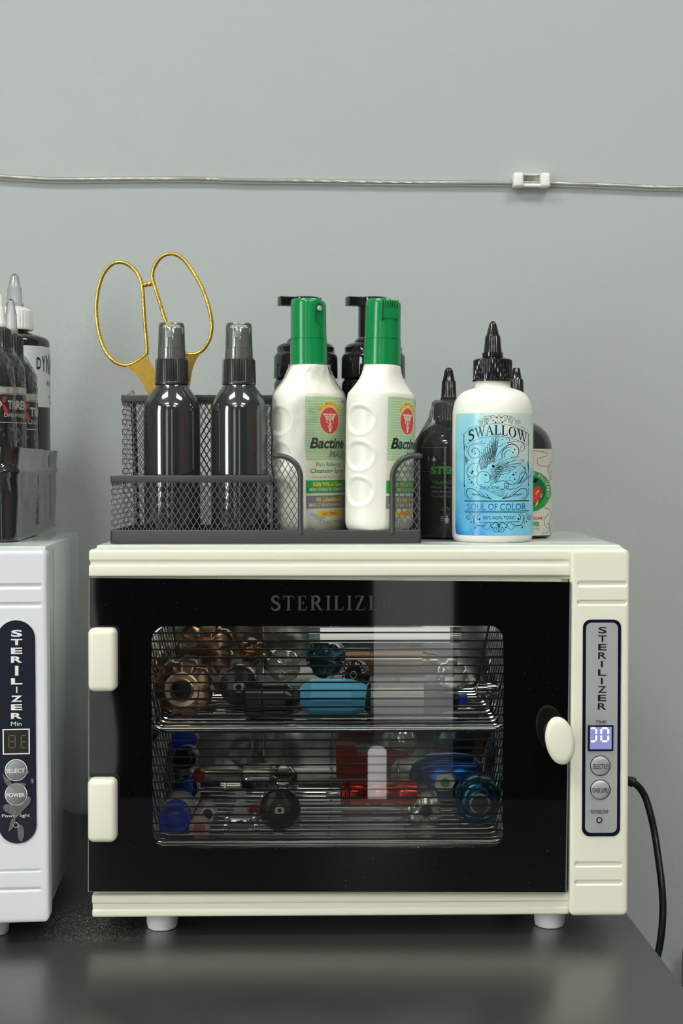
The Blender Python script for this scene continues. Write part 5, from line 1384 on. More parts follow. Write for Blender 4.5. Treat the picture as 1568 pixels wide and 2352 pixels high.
# ------------------------------------------------------------------ black foam pump bottles behind them
def pump_bottle(px, yl, nx, label):
    k = S.size(1, yl); x, _ = S.pix(px, 800, yl)
    t = thing('pump_bottle', label, 'pump bottle', S, x, yl, TOPZ, 'black foam pump bottles')
    z = lambda py: S.pix(760, py, yl)[1] - TOPZ
    B().lathe([(0.001, 0.0005), (62*k, 0), (70*k, 0.002), (73*k, 0.007), (73*k, z(886)), (72.5*k, z(880)), (68*k, z(873)), (66*k, z(870))], M['pump'], 72).build('body', t)
    B().lathe([(66*k, z(872)), (73*k, z(870)), (73.6*k, z(868)), (73.2*k, z(822)), (71*k, z(816)), (67*k, z(812.5)), (66*k, z(811)), (66*k, z(802)), (66.5*k, z(800)), (63*k, z(794)), (54*k, z(790)), (43*k, z(788.5))], M['pump'], 72).build('pump_collar', t)
    B().lathe([(44*k, z(789)), (43*k, z(784)), (40*k, z(780)), (36*k, z(777.5)), (34.8*k, z(776)), (34.4*k, z(704))], M['pump'], 48).build('pump_stem', t)
    a_ = R_(200); d = Vector((math.cos(a_), math.sin(a_), 0))
    T = Matrix.Translation((0, 0, 0)) @ Matrix.Rotation(a_, 4, 'Z')
    b = B(); Ln = nx*k
    b.box(-34*k, Ln, -13*k, 13*k, z(705), z(683.5), M['pump'], 0.0007, 3, T); b.lathe([(34.4*k, z(705)), (35*k, z(702)), (34.5*k, z(686)), (31*k, z(683.5)), (5*k, z(683))], M['pump'], 40)
    b.build('pump_head', t)
pump_bottle(702, 0.178, 64, 'black foam pump bottle behind the film-wrapped white spray bottle')
pump_bottle(857, 0.178, 64, 'black foam pump bottle behind the white spray bottle with the scored cap')

# ------------------------------------------------------------------ bin of ink bottles on the left cabinet
pA = at_z(37, 1246, TOPZ); pB = at_z(131, 1210, TOPZ)
ba = math.atan2(pB.y-pA.y, pB.x-pA.x) - PI/2
BF = Frame(pA, ba); BL = (pB-pA).length; BWd = 0.20
bt = thing('storage_bin', 'glossy black plastic bin full of ink bottles on the white sterilizer', 'storage bin', BF, 0, 0, TOPZ)
bh = BF.pix(60, 1028, 0.03)[1] - TOPZ
b = B()
def bin_ring(e, zz, wv=0.0):
    pts = rrect(-BWd-e, 0+e, 0-e, BL+e, 0.011+e, 6); out = []
    n_ = len(pts)
    for i, (x_, y_) in enumerate(pts):
        f = 0.0
        if x_ > -0.003 and 0.02 < y_ < BL: f = wv*math.sin(y_*52)*0.0011
        out.append((x_+f, y_, zz))
    return out
def dense(pts, n=4):
    out = []
    for i in range(len(pts)):
        a_, c_ = Vector(pts[i]), Vector(pts[(i+1) % len(pts)]); m_ = max(1, min(40, int((c_-a_).length/0.004)))
        out += [tuple(a_.lerp(c_, q/m_)) for q in range(m_)]
    return out
def bin_pts(e, zz, wv):
    out = []
    for (x_, y_, z_) in dense([(p[0], p[1], zz) for p in rrect(-BWd-e, e, -e, BL+e, 0.011+e, 8)]):
        f = 0
        if x_ > e-0.004: f = wv*(math.sin(y_*48+1)*0.0011+math.sin(y_*95)*0.0005)
        if y_ < -e+0.004: f = 0
        out.append((x_+f, y_+(wv*math.sin(x_*60)*0.0008 if y_ < 0.004-e else 0), z_))
    return out
rows = [(-0.006, 0.0, 0), (0.0006, 0.0006, 0), (0.0009, 0.0022, 0), (-0.0006, 0.0034, 0), (-0.0008, 0.012, 0.3), (-0.0005, bh*0.45, 1), (-0.0006, bh*0.70, 0.8), (0.0008, bh*0.735, 1), (0.0008, bh*0.76, 1), (-0.0008, bh*0.79, 1.2), (-0.0010, bh*0.9, 1.8), (0.0002, bh-0.001, 1.6), (0.0002, bh, 1.6), (-0.0022, bh, 1.6), (-0.0034, bh-0.004, 1.0), (-0.003, 0.004, 0)]
vs = []; fs = []; nn = None
for e, zz, wv in rows:
    p = bin_pts(0, zz, wv); 
    c0 = [(x_+(e if x_ > -0.02 else (-e if x_ < -BWd+0.02 else 0)), y_+(-e if y_ < 0.02 else (e if y_ > BL-0.02 else 0)), z_) for x_, y_, z_ in p]
    nn = len(c0); vs += c0
for i in range(len(rows)-1):
    for q in range(nn): fs.append((i*nn+q, i*nn+(q+1) % nn, (i+1)*nn+(q+1) % nn, (i+1)*nn+q))
fs.append(tuple(reversed(range(nn)))); fs.append(tuple((len(rows)-1)*nn+q for q in range(nn)))
b.add(vs, fs, M['bin']); b.build('bin_body', bt, 50)
# dried glue left where a sticker was peeled off the side
rnd = random.Random(4); a = Art()
for cu_, cv_, su, sv, n_ in ((0.075, 0.027, 0.010, 0.013, 90), (0.125, 0.030, 0.012, 0.012, 120), (0.185, 0.034, 0.022, 0.011, 120)):
    for _ in range(n_):
        u = rnd.gauss(cu_, su*0.6); v = max(0.008, min(bh*0.66, rnd.gauss(cv_, sv*0.55))); L_ = rnd.uniform(0.0004, 0.0016); an = rnd.uniform(0, PI)
        a.stroke([(u, v), (u+L_*math.cos(an), v+L_*math.sin(an))], rnd.uniform(0.0003, 0.0008), M['black'], 1)
b = B(); a.emit(b, lambda u, v, l: (0.00035+l+math.sin(u*48+1)*0.0011*min(1, v/(bh*0.45))*0.9+math.sin(u*95)*0.0005*min(1, v/(bh*0.45))*0.9, u, v)); b.build('sticker_residue', bt)
BFL = TOPZ + 0.0045
def bin_bottle(name, px, d, rpx, label, grp):
    p = at_depth(px, 1000, d); k = d/FPX
    t = thing(name, label, 'ink bottle', None, p.x, p.y, TZ+BFL, grp, rz=math.atan2(-p.x, p.y))
    def z(py):
        return at_depth(px, py, d).z - TZ - BFL
    return t, k, z
# tall bottle at the back
t, k, z = bin_bottle('ink_bottle', 36, 1.335, 78, 'tall dark ink bottle with pale label and white cap, rearmost in the bin', 'ink bottles in the bin')
P = [(0.001, 0.0008), (70*k, 0), (76*k, 0.002), (78*k, 0.006), (78*k, z(936)), (78*k, z(790)), (77*k, z(784)), (72*k, z(778)), (60*k, z(773)), (42*k, z(768)), (30*k, z(765)), (29*k, z(755))]
B().lathe(P, mat('dark_brown_bottle', (0.016, 0.013, 0.010), 0.06, spec=0.9), 80).build('body', t)
B().lathe([(34*k, z(760)), (41*k, z(759.5)), (42*k, z(757)), (42*k, z(754), 1), (41*k, z(722), 1), (39*k, z(716)), (28*k, z(709)), (20*k, z(706))], M['twist_white'], ribs=(32, 1.2*k)).build('screw_collar', t)
sp_o = B().lathe([(19*k, z(707)), (20*k, z(706)), (20*k, z(698)), (17.4*k, z(697)), (17.2*k, z(696), 1), (15.6*k, z(662), 1), (14*k, z(660)), (13.4*k, z(659)), (9.6*k, z(637)), (6*k, z(633)), (3*k, z(632))], M['twist_clear'], ribs=(22, 1.0*k)).build('twist_spout', t)
B().lathe([(4.6*k, z(634)), (4.4*k, z(631.2)), (2*k, z(631))], M['black'], 20).build('ink_crust', sp_o)
b = B(); Rl = 78*k; sleeve(b, Rl, z(936.5), z(799), R_(-100), R_(110), M['label_dyn'], 60, 0.0002)
a = Art(); U = lambda px: (px-36)*k; V = z
# the name widens from the middle outwards like a bow tie
for i, ch in enumerate('DYNAMIC'):
    x0_ = [82, 93, 105, 117, 130, 144, 150][i]; w_ = 11
    th0 = math.asin(min(0.99, (x0_-36)/78)) if x0_-36 < 77 else None
# letters are placed by arc so that they run on round the side
arc0 = math.asin((82.5-36)/78); 
def fmap(u, v, l): return ((Rl+0.0002+l)*math.sin(u/Rl), -(Rl+0.0002+l)*math.cos(u/Rl), v)
at = Art(); u_ = arc0*Rl
for i, ch in enumerate('DYNAMIC'):
    w_ = [14.5, 17, 17, 17, 20, 7, 16][i]*k*1.05; 
    if ch == 'I': w_ = 5*k
    hgt = lambda u: (12.5 + 11*min(1.0, (u-arc0*Rl)/(48*k)))*k
    zc_ = z(838); 
    at.text(ch, u_, u_+w_*0.82, -1, 1, M['g_dark'], 3, 0.02, fn=lambda u, v, h=hgt: (u, zc_+v*h(u)))
    u_ += w_
def A_(s_, x0, x1, y0, y1, m, bold=0.0): 
    u0 = math.asin((x0-36)/78)*Rl; at.text(s_, u0, u0+(x1-x0)*k, z(y1), z(y0), M[m], 2, bold)
A_('BLK TRIPLE', 105, 175, 876, 887, 'g_dark', 0.01); A_('8 oz', 113, 140, 896, 901, 'g_small'); A_('PREMIUM', 108.5, 160, 910, 917, 'g_dark'); A_('Great', 114, 135, 863, 868, 'g_small')
u0 = math.asin((111.5-36)/78)*Rl
at.rect(u0, u0+3*k, z(929), z(922), M['g_red'], 2); at.rect(u0, u0+1.5*k, z(925.5), z(922), M['royal'], 3); at.rect(u0+4*k, u0+16*k, z(928), z(924), M['g_small'], 2)
at.emit(b, fmap, 0.0028); b.build('pale_label', t)
# three smaller wrapped bottles
def wrapped(px, d, label, dy, word, shift, seed, dark_tip):
    lean = 0
    t, k, z0 = bin_bottle('wrapped_ink_bottle', px, d, 56, label, 'ink bottles in the bin')
    z = lambda py: z0(py+dy)
    P = [(0.001, 0.0008), (50*k, 0), (54*k, 0.002), (56*k, 0.006), (56*k, z(900)), (55*k, z(880)), (52*k, z(864)), (46*k, z(848)), (38*k, z(836)), (30*k, z(827)), (28*k, z(822)), (28*k, z(815))]
    B().lathe(P, M['ink_bottle'], 64).build('body', t)
    B().lathe([(27*k, z(820)), (28.5*k, z(819.5)), (28.5*k, z(816)), (27.6*k, z(814), 1), (27.4*k, z(776), 1), (26*k, z(773)), (18*k, z(768)), (15*k, z(767))], M['collar'], ribs=(28, 1.4*k)).build('screw_collar', t)
    b = B(); b.lathe([(15*k, z(768)), (16*k, z(767)), (16*k, z(760)), (14.5*k, z(759)), (14.3*k, z(758), 1), (12.8*k, z(722), 1), (11.6*k, z(720)), (11.2*k, z(718)), (8.6*k, z(696)), (7*k, z(691)), (4*k, z(690))], M['twist_clear'] if not dark_tip else M['twist_white'], ribs=(20, 0.9*k))
    o = b.build('twist_spout', t); B().lathe([(4*k, z(692)), (4*k, z(688.6)), (2*k, z(688.4))], M['black'], 16).build('ink_crust', o)
    o.location = (0, 0, 0)
    b = B(); Rl = 56.2*k
    def fm(u, v, l): return ((Rl+0.0002+l)*math.sin(u/Rl), -(Rl+0.0002+l)*math.cos(u/Rl), v)
    sleeve(b, Rl, z(920.5), z(906), R_(-170), R_(170), M['label_cream'], 60, 0.0003); sleeve(b, Rl, z(1040), z(920.5), R_(-170), R_(170), M['black'], 60, 0.0002)
    sleeve(b, Rl, z(923.4), z(921.6), R_(-170), R_(170), M['label_cream'], 60, 0.0004); sleeve(b, Rl, z(988), z(986), R_(-170), R_(170), M['label_cream'], 60, 0.0004)
    at = Art(); 
    u_of = lambda q: q*k      # arc in pixels from the front line
    sh = lambda q: (q+shift)*k
    zc_ = z(951)
    at.poly([(sh(8), z(928)), (sh(20), z(928)), (sh(12), z(944)), (sh(4), z(940))], M['g_red'], 2); at.poly([(sh(4), z(946)), (sh(12), z(946)), (sh(24), z(966)), (sh(12), z(966))], M['g_red'], 2)
    at.poly([(sh(-20), z(930)), (sh(-6), z(930)), (sh(6), z(945)), (sh(-8), z(966)), (sh(-22), z(966)), (sh(-6), z(946))], M['label_cream'], 2)
    at.text('TREME', sh(20), sh(96), z(957), z(936.5), M['label_cream'], 3, 0.04); at.text(word[0], u_of(word[1]), u_of(word[2]), z(975), z(965.5), M['label_cream'], 3, 0.02)
    rnd = random.Random(seed)
    for _ in range(26):
        u = rnd.uniform(-90, 120); v = rnd.uniform(992, 1024); at.stroke([tuple(p)[:2] for p in spline([(u_of(u+rnd.uniform(-6, 6)), z(v+q*4), 0) for q in range(4)], 3)], rnd.uniform(0.0004, 0.0011), M['g_lgrey'], 2, taper=0.8)
    at.emit(b, fm, 0.0028); b.build('label', t)
    film(t, resample([(56*k, 0.004), (57*k, z(1000)), (57*k, z(900)), (56*k, z(880)), (51*k, z(858)), (43*k, z(840)), (34*k, z(826)), (30*k, z(818))], 5), wob=0.00038, seed=seed)
    t.rotation_euler[1] = lean
wrapped(27, 1.235, 'film-wrapped black ink bottle with clear spout, touching the tall bottle in the bin', 0, ('BLACK-LIGHT', -22, 88), 24, 11, False)
wrapped(0, 1.185, 'film-wrapped black ink bottle with DARK WASH lettering, middle of the wrapped three', -15, ('DARK WASH', -6, 74), 0, 12, True)
wrapped(-24, 1.137, 'film-wrapped black ink bottle cut by the left border, front of the bin', -16, ('DARK WASH', 34, 118), 24, 13, True)
# ------------------------------------------------------------------ chrome baskets inside the sterilizer
def basket(zb_, label, y0, y1, name='wire_basket'):
    xl = S.pix(362, 1700, y0)[0]; xr_ = S.pix(1146, 1700, y0)[0]
    t = thing(name, label, 'wire basket', S, xl, y0, zb_, 'chrome wire baskets')
    Wd = xr_-xl; D = y1-y0; n = 13; h = 0.062; fl = 0.013
    for i in range(n):
        y = D*i/(n-1); r = 0.0011
        pts = [(-fl, y, h), (-fl*0.35, y, h*0.35), (-0.0015, y, 0.006), (0.001, y, 0.0022), (0.006, y, 0.0006), (Wd/2, y, 0), (Wd-0.006, y, 0.0006), (Wd-0.001, y, 0.0022), (Wd+0.0015, y, 0.006), (Wd+fl*0.35, y, h*0.35), (Wd+fl, y, h)]
        B().tube(pts, r, M['chrome'], 8).build('basket_wire', t)
    # heavy front rail and the rim
    b = B(); b.tube([(-0.004, -0.003, 0.008), (-0.002, -0.003, 0.001), (0.004, -0.003, -0.0015), (Wd-0.004, -0.003, -0.0015), (Wd+0.002, -0.003, 0.001), (Wd+0.004, -0.003, 0.008)], 0.0019, M['chrome'], 12); b.build('front_rail', t)
    for x in (-fl, Wd+fl): B().tube([(x, 0, h), (x, D, h)], 0.0015, M['chrome'], 10).build('side_rail', t)
    for f in (0.27, 0.5, 0.73):
        x = Wd*f; B().tube([(x, -0.003, -0.0008), (x, 0.004, -0.0018), (x, D, -0.0018), (x, D, h)], 0.0010, M['chrome'], 8).build('cross_wire', t)
    return t
YB0, YB1 = 0.030, 0.206
zU = S.pix(760, 1669, YB0)[1]; zL = S.pix(760, 1929, YB0)[1]
basket(zU, 'chrome wire basket on the upper level of the sterilizer', YB0, YB1); basket(zL, 'chrome wire basket at the bottom of the sterilizer', YB0, YB1)

def item(name, label, cat, px, py, yl, group='tattoo machine grips in the sterilizer', yaw=0.0, pitch=0.0):
    """lathe items: local z of the mesh is the tool axis. facing=0 points at the door"""
    x, z = S.pix(px, py, yl)
    t = thing(name, label, cat, S, x, yl, z, group)
    t.rotation_euler = (Matrix.Rotation(S.a, 4, 'Z') @ Matrix.Rotation(yaw, 4, 'Z') @ Matrix.Rotation(pitch, 4, 'X')).to_euler()
    return t, S.size(1, yl)
FACE = Matrix.Rotation(PI/2, 4, 'X')          # mesh z -> towards the door (-y)
SIDE = Matrix.Rotation(PI/2, 4, 'Y')          # mesh z -> to the right (+x)
def px_prof(P, k): return [(p[0]*k, p[1]*k) + tuple(p[2:]) for p in P]
def lobed(b, P, k, m, T, lobes, depth, seg=96):
    vs = []; fs = []
    for r, zz in P:
        for q in range(seg):
            a_ = 2*PI*q/seg; rr = (r-depth*max(0, math.cos(lobes*a_))**2*(1 if r > P[0][0]*0.5 else 0))*k
            vs.append((rr*math.cos(a_), rr*math.sin(a_), zz*k))
    for i in range(len(P)-1):
        for q in range(seg): fs.append((i*seg+q, i*seg+(q+1) % seg, (i+1)*seg+(q+1) % seg, (i+1)*seg+q))
    fs.append(tuple(reversed(range(seg)))); fs.append(tuple((len(P)-1)*seg+q for q in range(seg)))
    b.add(vs, fs, m, T)
def bore(b, r, k, T, z0, m=None):
    b.lathe([(r*k, z0*k), (r*k*0.2, z0*k+0.0001)], m or M['black'], 32, T=T)

# ---- upper basket
t, k = item('machine_grip', 'bronze scalloped machine grip facing the glass, upper left', 'machine grip', 418, 1584, 0.058)
b = B(); lobed(b, [(60, -110), (68, -100), (70, -20), (69, -8), (64, 0), (46, 3)], k, M['bronze'], FACE, 7, 9); b.build('grip_body', t)
b = B(); b.lathe(px_prof([(40, 0), (41, 8), (38, 11), (28, 10)], k), M['tan'], 8 * 6, T=FACE, cap1=False); b.lathe(px_prof([(28, 10), (26, 12), (22, 12), (20, 8), (18, 0)], k), M['bronze'], 48, T=FACE, cap0=False, cap1=False); bore(b, 19, k, FACE, 6); b.build('end_ring', t)
t, k = item('machine_grip', 'second bronze scalloped grip behind the first, upper left', 'machine grip', 470, 1492, 0.15)
b = B(); lobed(b, [(58, -60), (66, -50), (68, 0), (60, 10), (40, 14), (30, 14)], k, M['bronze'], FACE, 7, 9); b.build('grip_body', t)
t, k = item('machine_grip', 'black ring grip with small tan centre, upper basket', 'machine grip', 548, 1578, 0.055)
b = B(); b.lathe(px_prof([(38, -130), (44, -120), (45, -8), (42, 0), (30, 2), (29, -2), (14, 0)], k), M['black_grip'], 64, T=FACE); b.build('grip_body', t)
b = B(); b.lathe(px_prof([(13, -1), (13, 4), (12, 5), (7, 5)], k), M['tan'], 32, T=FACE); b.lathe(px_prof([(7, 5), (6.5, 5.6)], k), M['black'], 24, T=FACE); b.build('tube_end', t)
t, k = item('rotary_machine', 'black ribbed cylinder machine lying across the upper basket', 'tattoo machine', 562, 1611, 0.050, yaw=R_(2))
b = B(); b.lathe(px_prof([(36, 0), (40, 3), (40, 40), (37, 42), (37, 90), (39, 92), (39, 98), (30, 110)], k), M['black_grip'], 10, T=SIDE); b.build('motor_housing', t)
B().lathe(px_prof([(34, 98), (30, 112), (20, 142), (14, 146), (6, 147)], k), M['gunmetal'], 6, T=SIDE).build('tapered_nose', t)
t, k = item('machine_cover', 'light blue faceted plastic cover lying in the middle, upper basket', 'machine cover', 690, 1602, 0.052, yaw=R_(-1))
b = B(); b.lathe(px_prof([(26, 0), (38, 18), (43, 26), (43, 118), (30, 152), (24, 160), (10, 161)], k), M['sky_plastic'], 10, T=SIDE @ Matrix.Rotation(0.3, 4, 'Z')); b.build('faceted_body', t, 12)
t, k = item('rotary_machine', 'brushed grey cylinder machine with black ends, right half of upper basket', 'tattoo machine', 846, 1606, 0.050)
B().lathe(px_prof([(36, 2), (37, 4), (37, 8), (36, 9), (36, 20), (37, 21), (37, 100), (36, 101), (36, 112), (37, 113), (37, 126), (30, 128)], k), mat('worn_grey_metal', (0.36, 0.35, 0.31), 0.35, metal=0.7), 56, T=SIDE).build('motor_housing', t)
B().lathe(px_prof([(24, -10), (34, 0), (38, 3), (38, 5), (30, 6)], k), M['black_grip'], 40, T=SIDE).build('end_cap', t)
b = B(); b.lathe(px_prof([(36, 126), (37, 130), (34, 148), (36, 150), (36, 168), (28, 178), (26, 205), (14, 206)], k), M['black_grip'], 40, T=SIDE); b.build('rear_housing', t)
B().box(206*k, 228*k, -14*k, 14*k, -12*k, 12*k, M['royal'], 0.001).build('blue_plug', t)
t, k = item('motor_cap', 'round black motor cap with white ring lettering, leaning above the blue cover', 'motor cap', 812, 1550, 0.064, yaw=R_(-35), pitch=R_(-8))
b = B(); b.lathe(px_prof([(32, -20), (34, -16), (34, -2), (32, 0), (26, 0.5), (10, 0.5)], k), M['black_grip'], 48, T=FACE); b.build('cap_body', t)
a = Art(); a.ring(0, 0, 8*k, 1.0*k, M['white'], 1)
for i, ch in enumerate('ROTARY MOTOR'):
    if ch == ' ': continue
    an = R_(200-i*17); r1 = 27*k; f = lambda u, v, an=an, r1=r1: (r1*math.cos(an)+u*math.cos(an-PI/2)-v*math.sin(an-PI/2), r1*math.sin(an)+u*math.sin(an-PI/2)+v*math.cos(an-PI/2))
    a.text(ch, -2.4*k, 2.4*k, -3.2*k, 3.2*k, M['white'], 1, 0.02, fn=f)
a.text('CE', -4*k, 4*k, -22*k, -15*k, M['white'], 1)
b = B(); a.emit(b, lambda u, v, l: (u, -0.6*k-l, v)); b.build('lettering', t)
t, k = item('rotary_machine', 'polished bronze cylinder machine behind the grey one, upper basket', 'tattoo machine', 790, 1522, 0.110, yaw=R_(-2))
b = B(); b.lathe(px_prof([(30, 0), (34, 4), (34, 60), (32, 62), (32, 66), (34, 68), (34, 180), (26, 190), (22, 215), (10, 216)], k), M['bronze'], 56, T=SIDE); b.build('motor_housing', t)
t, k = item('machine_grip', 'clear rimmed steel grip standing behind, upper right', 'machine grip', 1040, 1556, 0.12)
b = B(); lobed(b, [(34, -60), (38, -50), (38, -8), (34, 0), (26, 2), (24, -6)], k, M['crystal'], FACE, 6, 4); b.build('grip_body', t)
t, k = item('machine_grip', 'knurled chrome tube grip at the far right, upper basket', 'machine grip', 1112, 1584, 0.075)
b = B(); b.lathe(px_prof([(10, -18), (12, -16), (12, 4), (17, 6), (18, 8, 1), (18, 30, 1), (14, 32), (8, 33)], k), M['chrome'], T=SIDE, ribs=(20, 1.6*k)); b.build('grip_body', t)
t, k = item('machine_grip', 'glinting steel grip at the back, upper middle', 'machine grip', 655, 1530, 0.14, yaw=R_(20))
b = B(); lobed(b, [(34, -50), (38, -44), (38, 0), (30, 12), (14, 16)], k, M['crystal'], FACE, 5, 6); b.build('grip_body', t)
t, k = item('machine_grip', 'teal backed steel grip at the back, above the light blue cover', 'machine grip', 745, 1515, 0.145, yaw=R_(-15))
b = B(); lobed(b, [(40, -50), (44, -44), (44, 0), (34, 10), (16, 12)], k, mat('teal_metal', (0.05, 0.16, 0.20), 0.2, metal=0.9), FACE, 5, 6); b.build('grip_body', t)
t, k = item('machine_grip', 'slim copper tinted grip at the back, between the two black pieces', 'machine grip', 582, 1500, 0.13, yaw=R_(10))
b = B(); lobed(b, [(26, -60), (30, -54), (30, 0), (22, 10), (10, 12)], k, mat('copper_metal', (0.40, 0.20, 0.10), 0.2, metal=0.95), FACE, 6, 5); b.build('grip_body', t)

# ---- bottom basket
t, k = item('ink_tube', 'royal blue capped tube lying at the far left, bottom basket', 'plastic tube', 399, 1883, 0.052)
b = B(); b.lathe(px_prof([(30, -60), (36, -50), (37, -2), (35, 0), (31, -1), (30, -12), (19, -13)], k), M['royal'], 56, T=FACE, cap1=False); b.lathe(px_prof([(19, -13), (18, -5), (12, -2), (5, -1)], k), M['royal'], 40, T=FACE); b.build('cap', t)
B().lathe(px_prof([(34, -260), (36, -250), (36, -60), (30, -58)], k), M['cloudy'], 48, T=FACE).build('tube_body', t)
t, k = item('ink_tube', 'cloudy pink ended tube at the front left, bottom basket', 'plastic tube', 457, 1903, 0.046)
b = B(); b.lathe(px_prof([(20, -200), (22, -190), (24, -20), (24, -3), (21, 0), (16, 0.5)], k), M['pink'], 40, T=FACE); b.lathe(px_prof([(15, 0.4), (14, 2), (8, 2.4)], k), mat('rose_plastic', srgb(170, 100, 100), 0.4), 32, T=FACE); b.build('tube_body', t)
t, k = item('machine_tip', 'white ring tip with dark bore, above the pink tube', 'machine tip', 476, 1870, 0.056)
b = B(); b.lathe(px_prof([(17, -60), (19, -50), (19, -3), (17, 0), (12, 0)], k), M['cloudy'], 6, T=FACE); b.lathe(px_prof([(12, 0.2), (12, 1.2), (9, 1.2)], k), M['gunmetal'], 32, T=FACE); bore(b, 9, k, FACE, 1.3); b.build('tip_body', t, 20)
for (px, py, yl, lab, m_, r_) in ((425, 1812, 0.10, 'blue and clear tube standing behind the royal blue cap', 'deep_blue_metal', 28), (424, 1742, 0.15, 'dark blue ended tube at the back left, bottom basket', 'navy', 26), (420, 1700, 0.19, 'blue and white tube at the very back left, bottom basket', 'royal', 30)):
    t, k = item('ink_tube', lab, 'plastic tube', px, py, yl, pitch=R_(-6))
    b = B(); b.lathe(px_prof([(r_-4, -40), (r_, -34), (r_, -4), (r_-4, 0), (r_*0.6, 1)], k), M[m_], 40, T=FACE); b.build('cap', t); B().lathe(px_prof([(r_-2, -80), (r_, -76), (r_, -40)], k), M['cloudy'], 32, T=FACE).build('tube_body', t)
t, k = item('machine_tip', 'small red capped piece among the tubes, bottom basket', 'machine tip', 455, 1782, 0.115)
b = B(); b.lathe(px_prof([(12, -30), (14, -26), (14, 0), (9, 6), (4, 7)], k), M['red_plastic'], 32, T=FACE); b.build('tip_body', t)
t, k = item('coil_machine', 'chrome machine frame with two screws standing near the front, bottom basket', 'machine frame', 552, 1884, 0.050)
b = B()
b.plate([(x_*k, z_*k) for x_, z_ in ((-40, -12), (-38, 8), (-30, 14), (-18, 12), (-8, 40), (-14, 70), (14, 70), (10, 40), (20, 12), (32, 14), (40, 8), (42, -12), (30, -14), (-28, -14))], 0, 0.006, M['steelpart'])
b.box(-40*k, -28*k, -0.002, 0.008, -20*k, -8*k, M['chrome'], 0.0008); b.box(30*k, 42*k, -0.002, 0.008, -20*k, -8*k, M['chrome'], 0.0008); b.box(-24*k, 22*k, -0.003, 0.004, -8*k, 4*k, M['chrome'], 0.001); b.build('frame_body', t)
for x_ in (-31, 31): B().lathe(px_prof([(5, 0), (5, 2), (3, 3), (1, 3)], k), M['chrome'], 20, T=Matrix.Translation((x_*k, 0, 3*k)) @ FACE).build('screw', t)
t, k = item('machine_grip', 'slim chrome grip tube with round eye behind the frame, bottom basket', 'machine grip', 506, 1806, 0.075)
b = B(); b.lathe(px_prof([(12, 0), (14, 2, 1), (14, 14, 1), (12, 15), (13, 16), (13, 46), (16, 48)], k), M['steelpart'], T=SIDE, ribs=(16, 1.2*k)); b.lathe(px_prof([(17, -14), (18, -12), (18, 0), (16, 1), (12, 0)], k), M['chrome'], 40, T=Matrix.Translation((62*k, 0, 0)) @ FACE); bore(b, 12, k, Matrix.Translation((62*k, 0, 0)) @ FACE, 0.6); b.build('grip_body', t)
t, k = item('machine_grip', 'long chrome tube crossing behind the frame, bottom basket', 'machine grip', 470, 1776, 0.10)
b = B(); b.lathe(px_prof([(8, 0), (9, 2), (9, 80), (12, 84), (22, 90, 1), (22, 150, 1), (16, 156)], k), M['steelpart'], T=SIDE, ribs=(26, 1.2*k)); b.build('grip_body', t)
t, k = item('machine_grip', 'black round grip with brass centre, bottom basket', 'machine grip', 642, 1861, 0.054)
b = B(); b.lathe(px_prof([(44, -30), (47, -24), (48, -6), (45, -1), (36, 2), (26, 3), (25, 0), (14, 1)], k), M['black_grip'], 64, T=FACE); b.build('grip_body', t)
b = B(); b.lathe(px_prof([(13, 0), (13, 4), (11, 5), (10, 3)], k), M['brass'], 32, T=FACE, cap1=False); b.lathe(px_prof([(10.5, 3.4), (6, 3.6)], k), M['cloudy'], 32, T=FACE); b.lathe(px_prof([(5, 3.8), (1, 3.9)], k), M['black'], 20, T=FACE); b.build('tube_end', t)
t, k = item('machine_grip', 'tall chrome cylinder grip behind the black round one, bottom basket', 'machine grip', 650, 1786, 0.12)
b = B(); b.lathe(px_prof([(30, -70), (34, -60), (34, -10), (30, 6), (22, 14), (8, 15)], k), M['chrome'], 48, T=Matrix.Rotation(R_(60), 4, 'X')); b.build('grip_body', t)
t, k = item('machine_grip', 'knurled steel grip leaning at the back, bottom basket', 'machine grip', 565, 1735, 0.14, yaw=R_(-30))
b = B(); b.lathe(px_prof([(20, -70), (24, -60), (30, -20, 1), (34, 20, 1), (30, 34), (12, 36)], k), M['steelpart'], T=Matrix.Rotation(R_(50), 4, 'X'), ribs=(34, 1.6*k)); b.build('grip_body', t)
t, k = item('machine_tip', 'bright red block beside the black round grip, bottom basket', 'machine tip', 582, 1868, 0.085)
B().box(-12*k, 14*k, 0, 0.012, -12*k, 14*k, M['red_plastic'], 0.002).build('tip_body', t)
t, k = item('rotary_machine', 'red anodised machine with two screws lying in the middle, bottom basket', 'tattoo machine', 782, 1822, 0.060)
b = B(); b.lathe(px_prof([(24, 0), (30, 3), (30, 10), (27, 12), (27, 20), (30, 22), (30, 52), (24, 60), (26, 70), (30, 76), (30, 92), (24, 96), (24, 120), (30, 128), (32, 150), (28, 175), (14, 186)], k), M['red_metal'], 40, T=SIDE); b.build('machine_body', t)
for x_ in (34, 108): B().lathe(px_prof([(6, 29), (6, 31), (2, 31.5)], k), M['gunmetal'], 20, T=Matrix.Translation((x_*k, 0, 0)) @ FACE).build('screw', t)
B().lathe(px_prof([(26, 14), (31, 14.5), (31, 19), (26, 19.5)], k), M['black_grip'], 40, T=SIDE).build('black_band', t)
B().lathe(px_prof([(7, -34), (8, -32), (8, 0)], k), M['steelpart'], 24, T=SIDE).build('drive_shaft', t)
t, k = item('coil_machine', 'red machine frame standing at the back, bottom basket', 'machine frame', 850, 1745, 0.13)
b = B(); b.plate([(x_*k, z_*k) for x_, z_ in ((-78, -44), (-80, 34), (-36, 34), (-30, 10), (34, 14), (40, 26), (84, 18), (96, 6), (60, 0), (48, -20), (44, -44))], 0, 0.012, mat('dull_red_metal', (0.33, 0.05, 0.04), 0.3, metal=0.6)); b.build('frame_body', t)
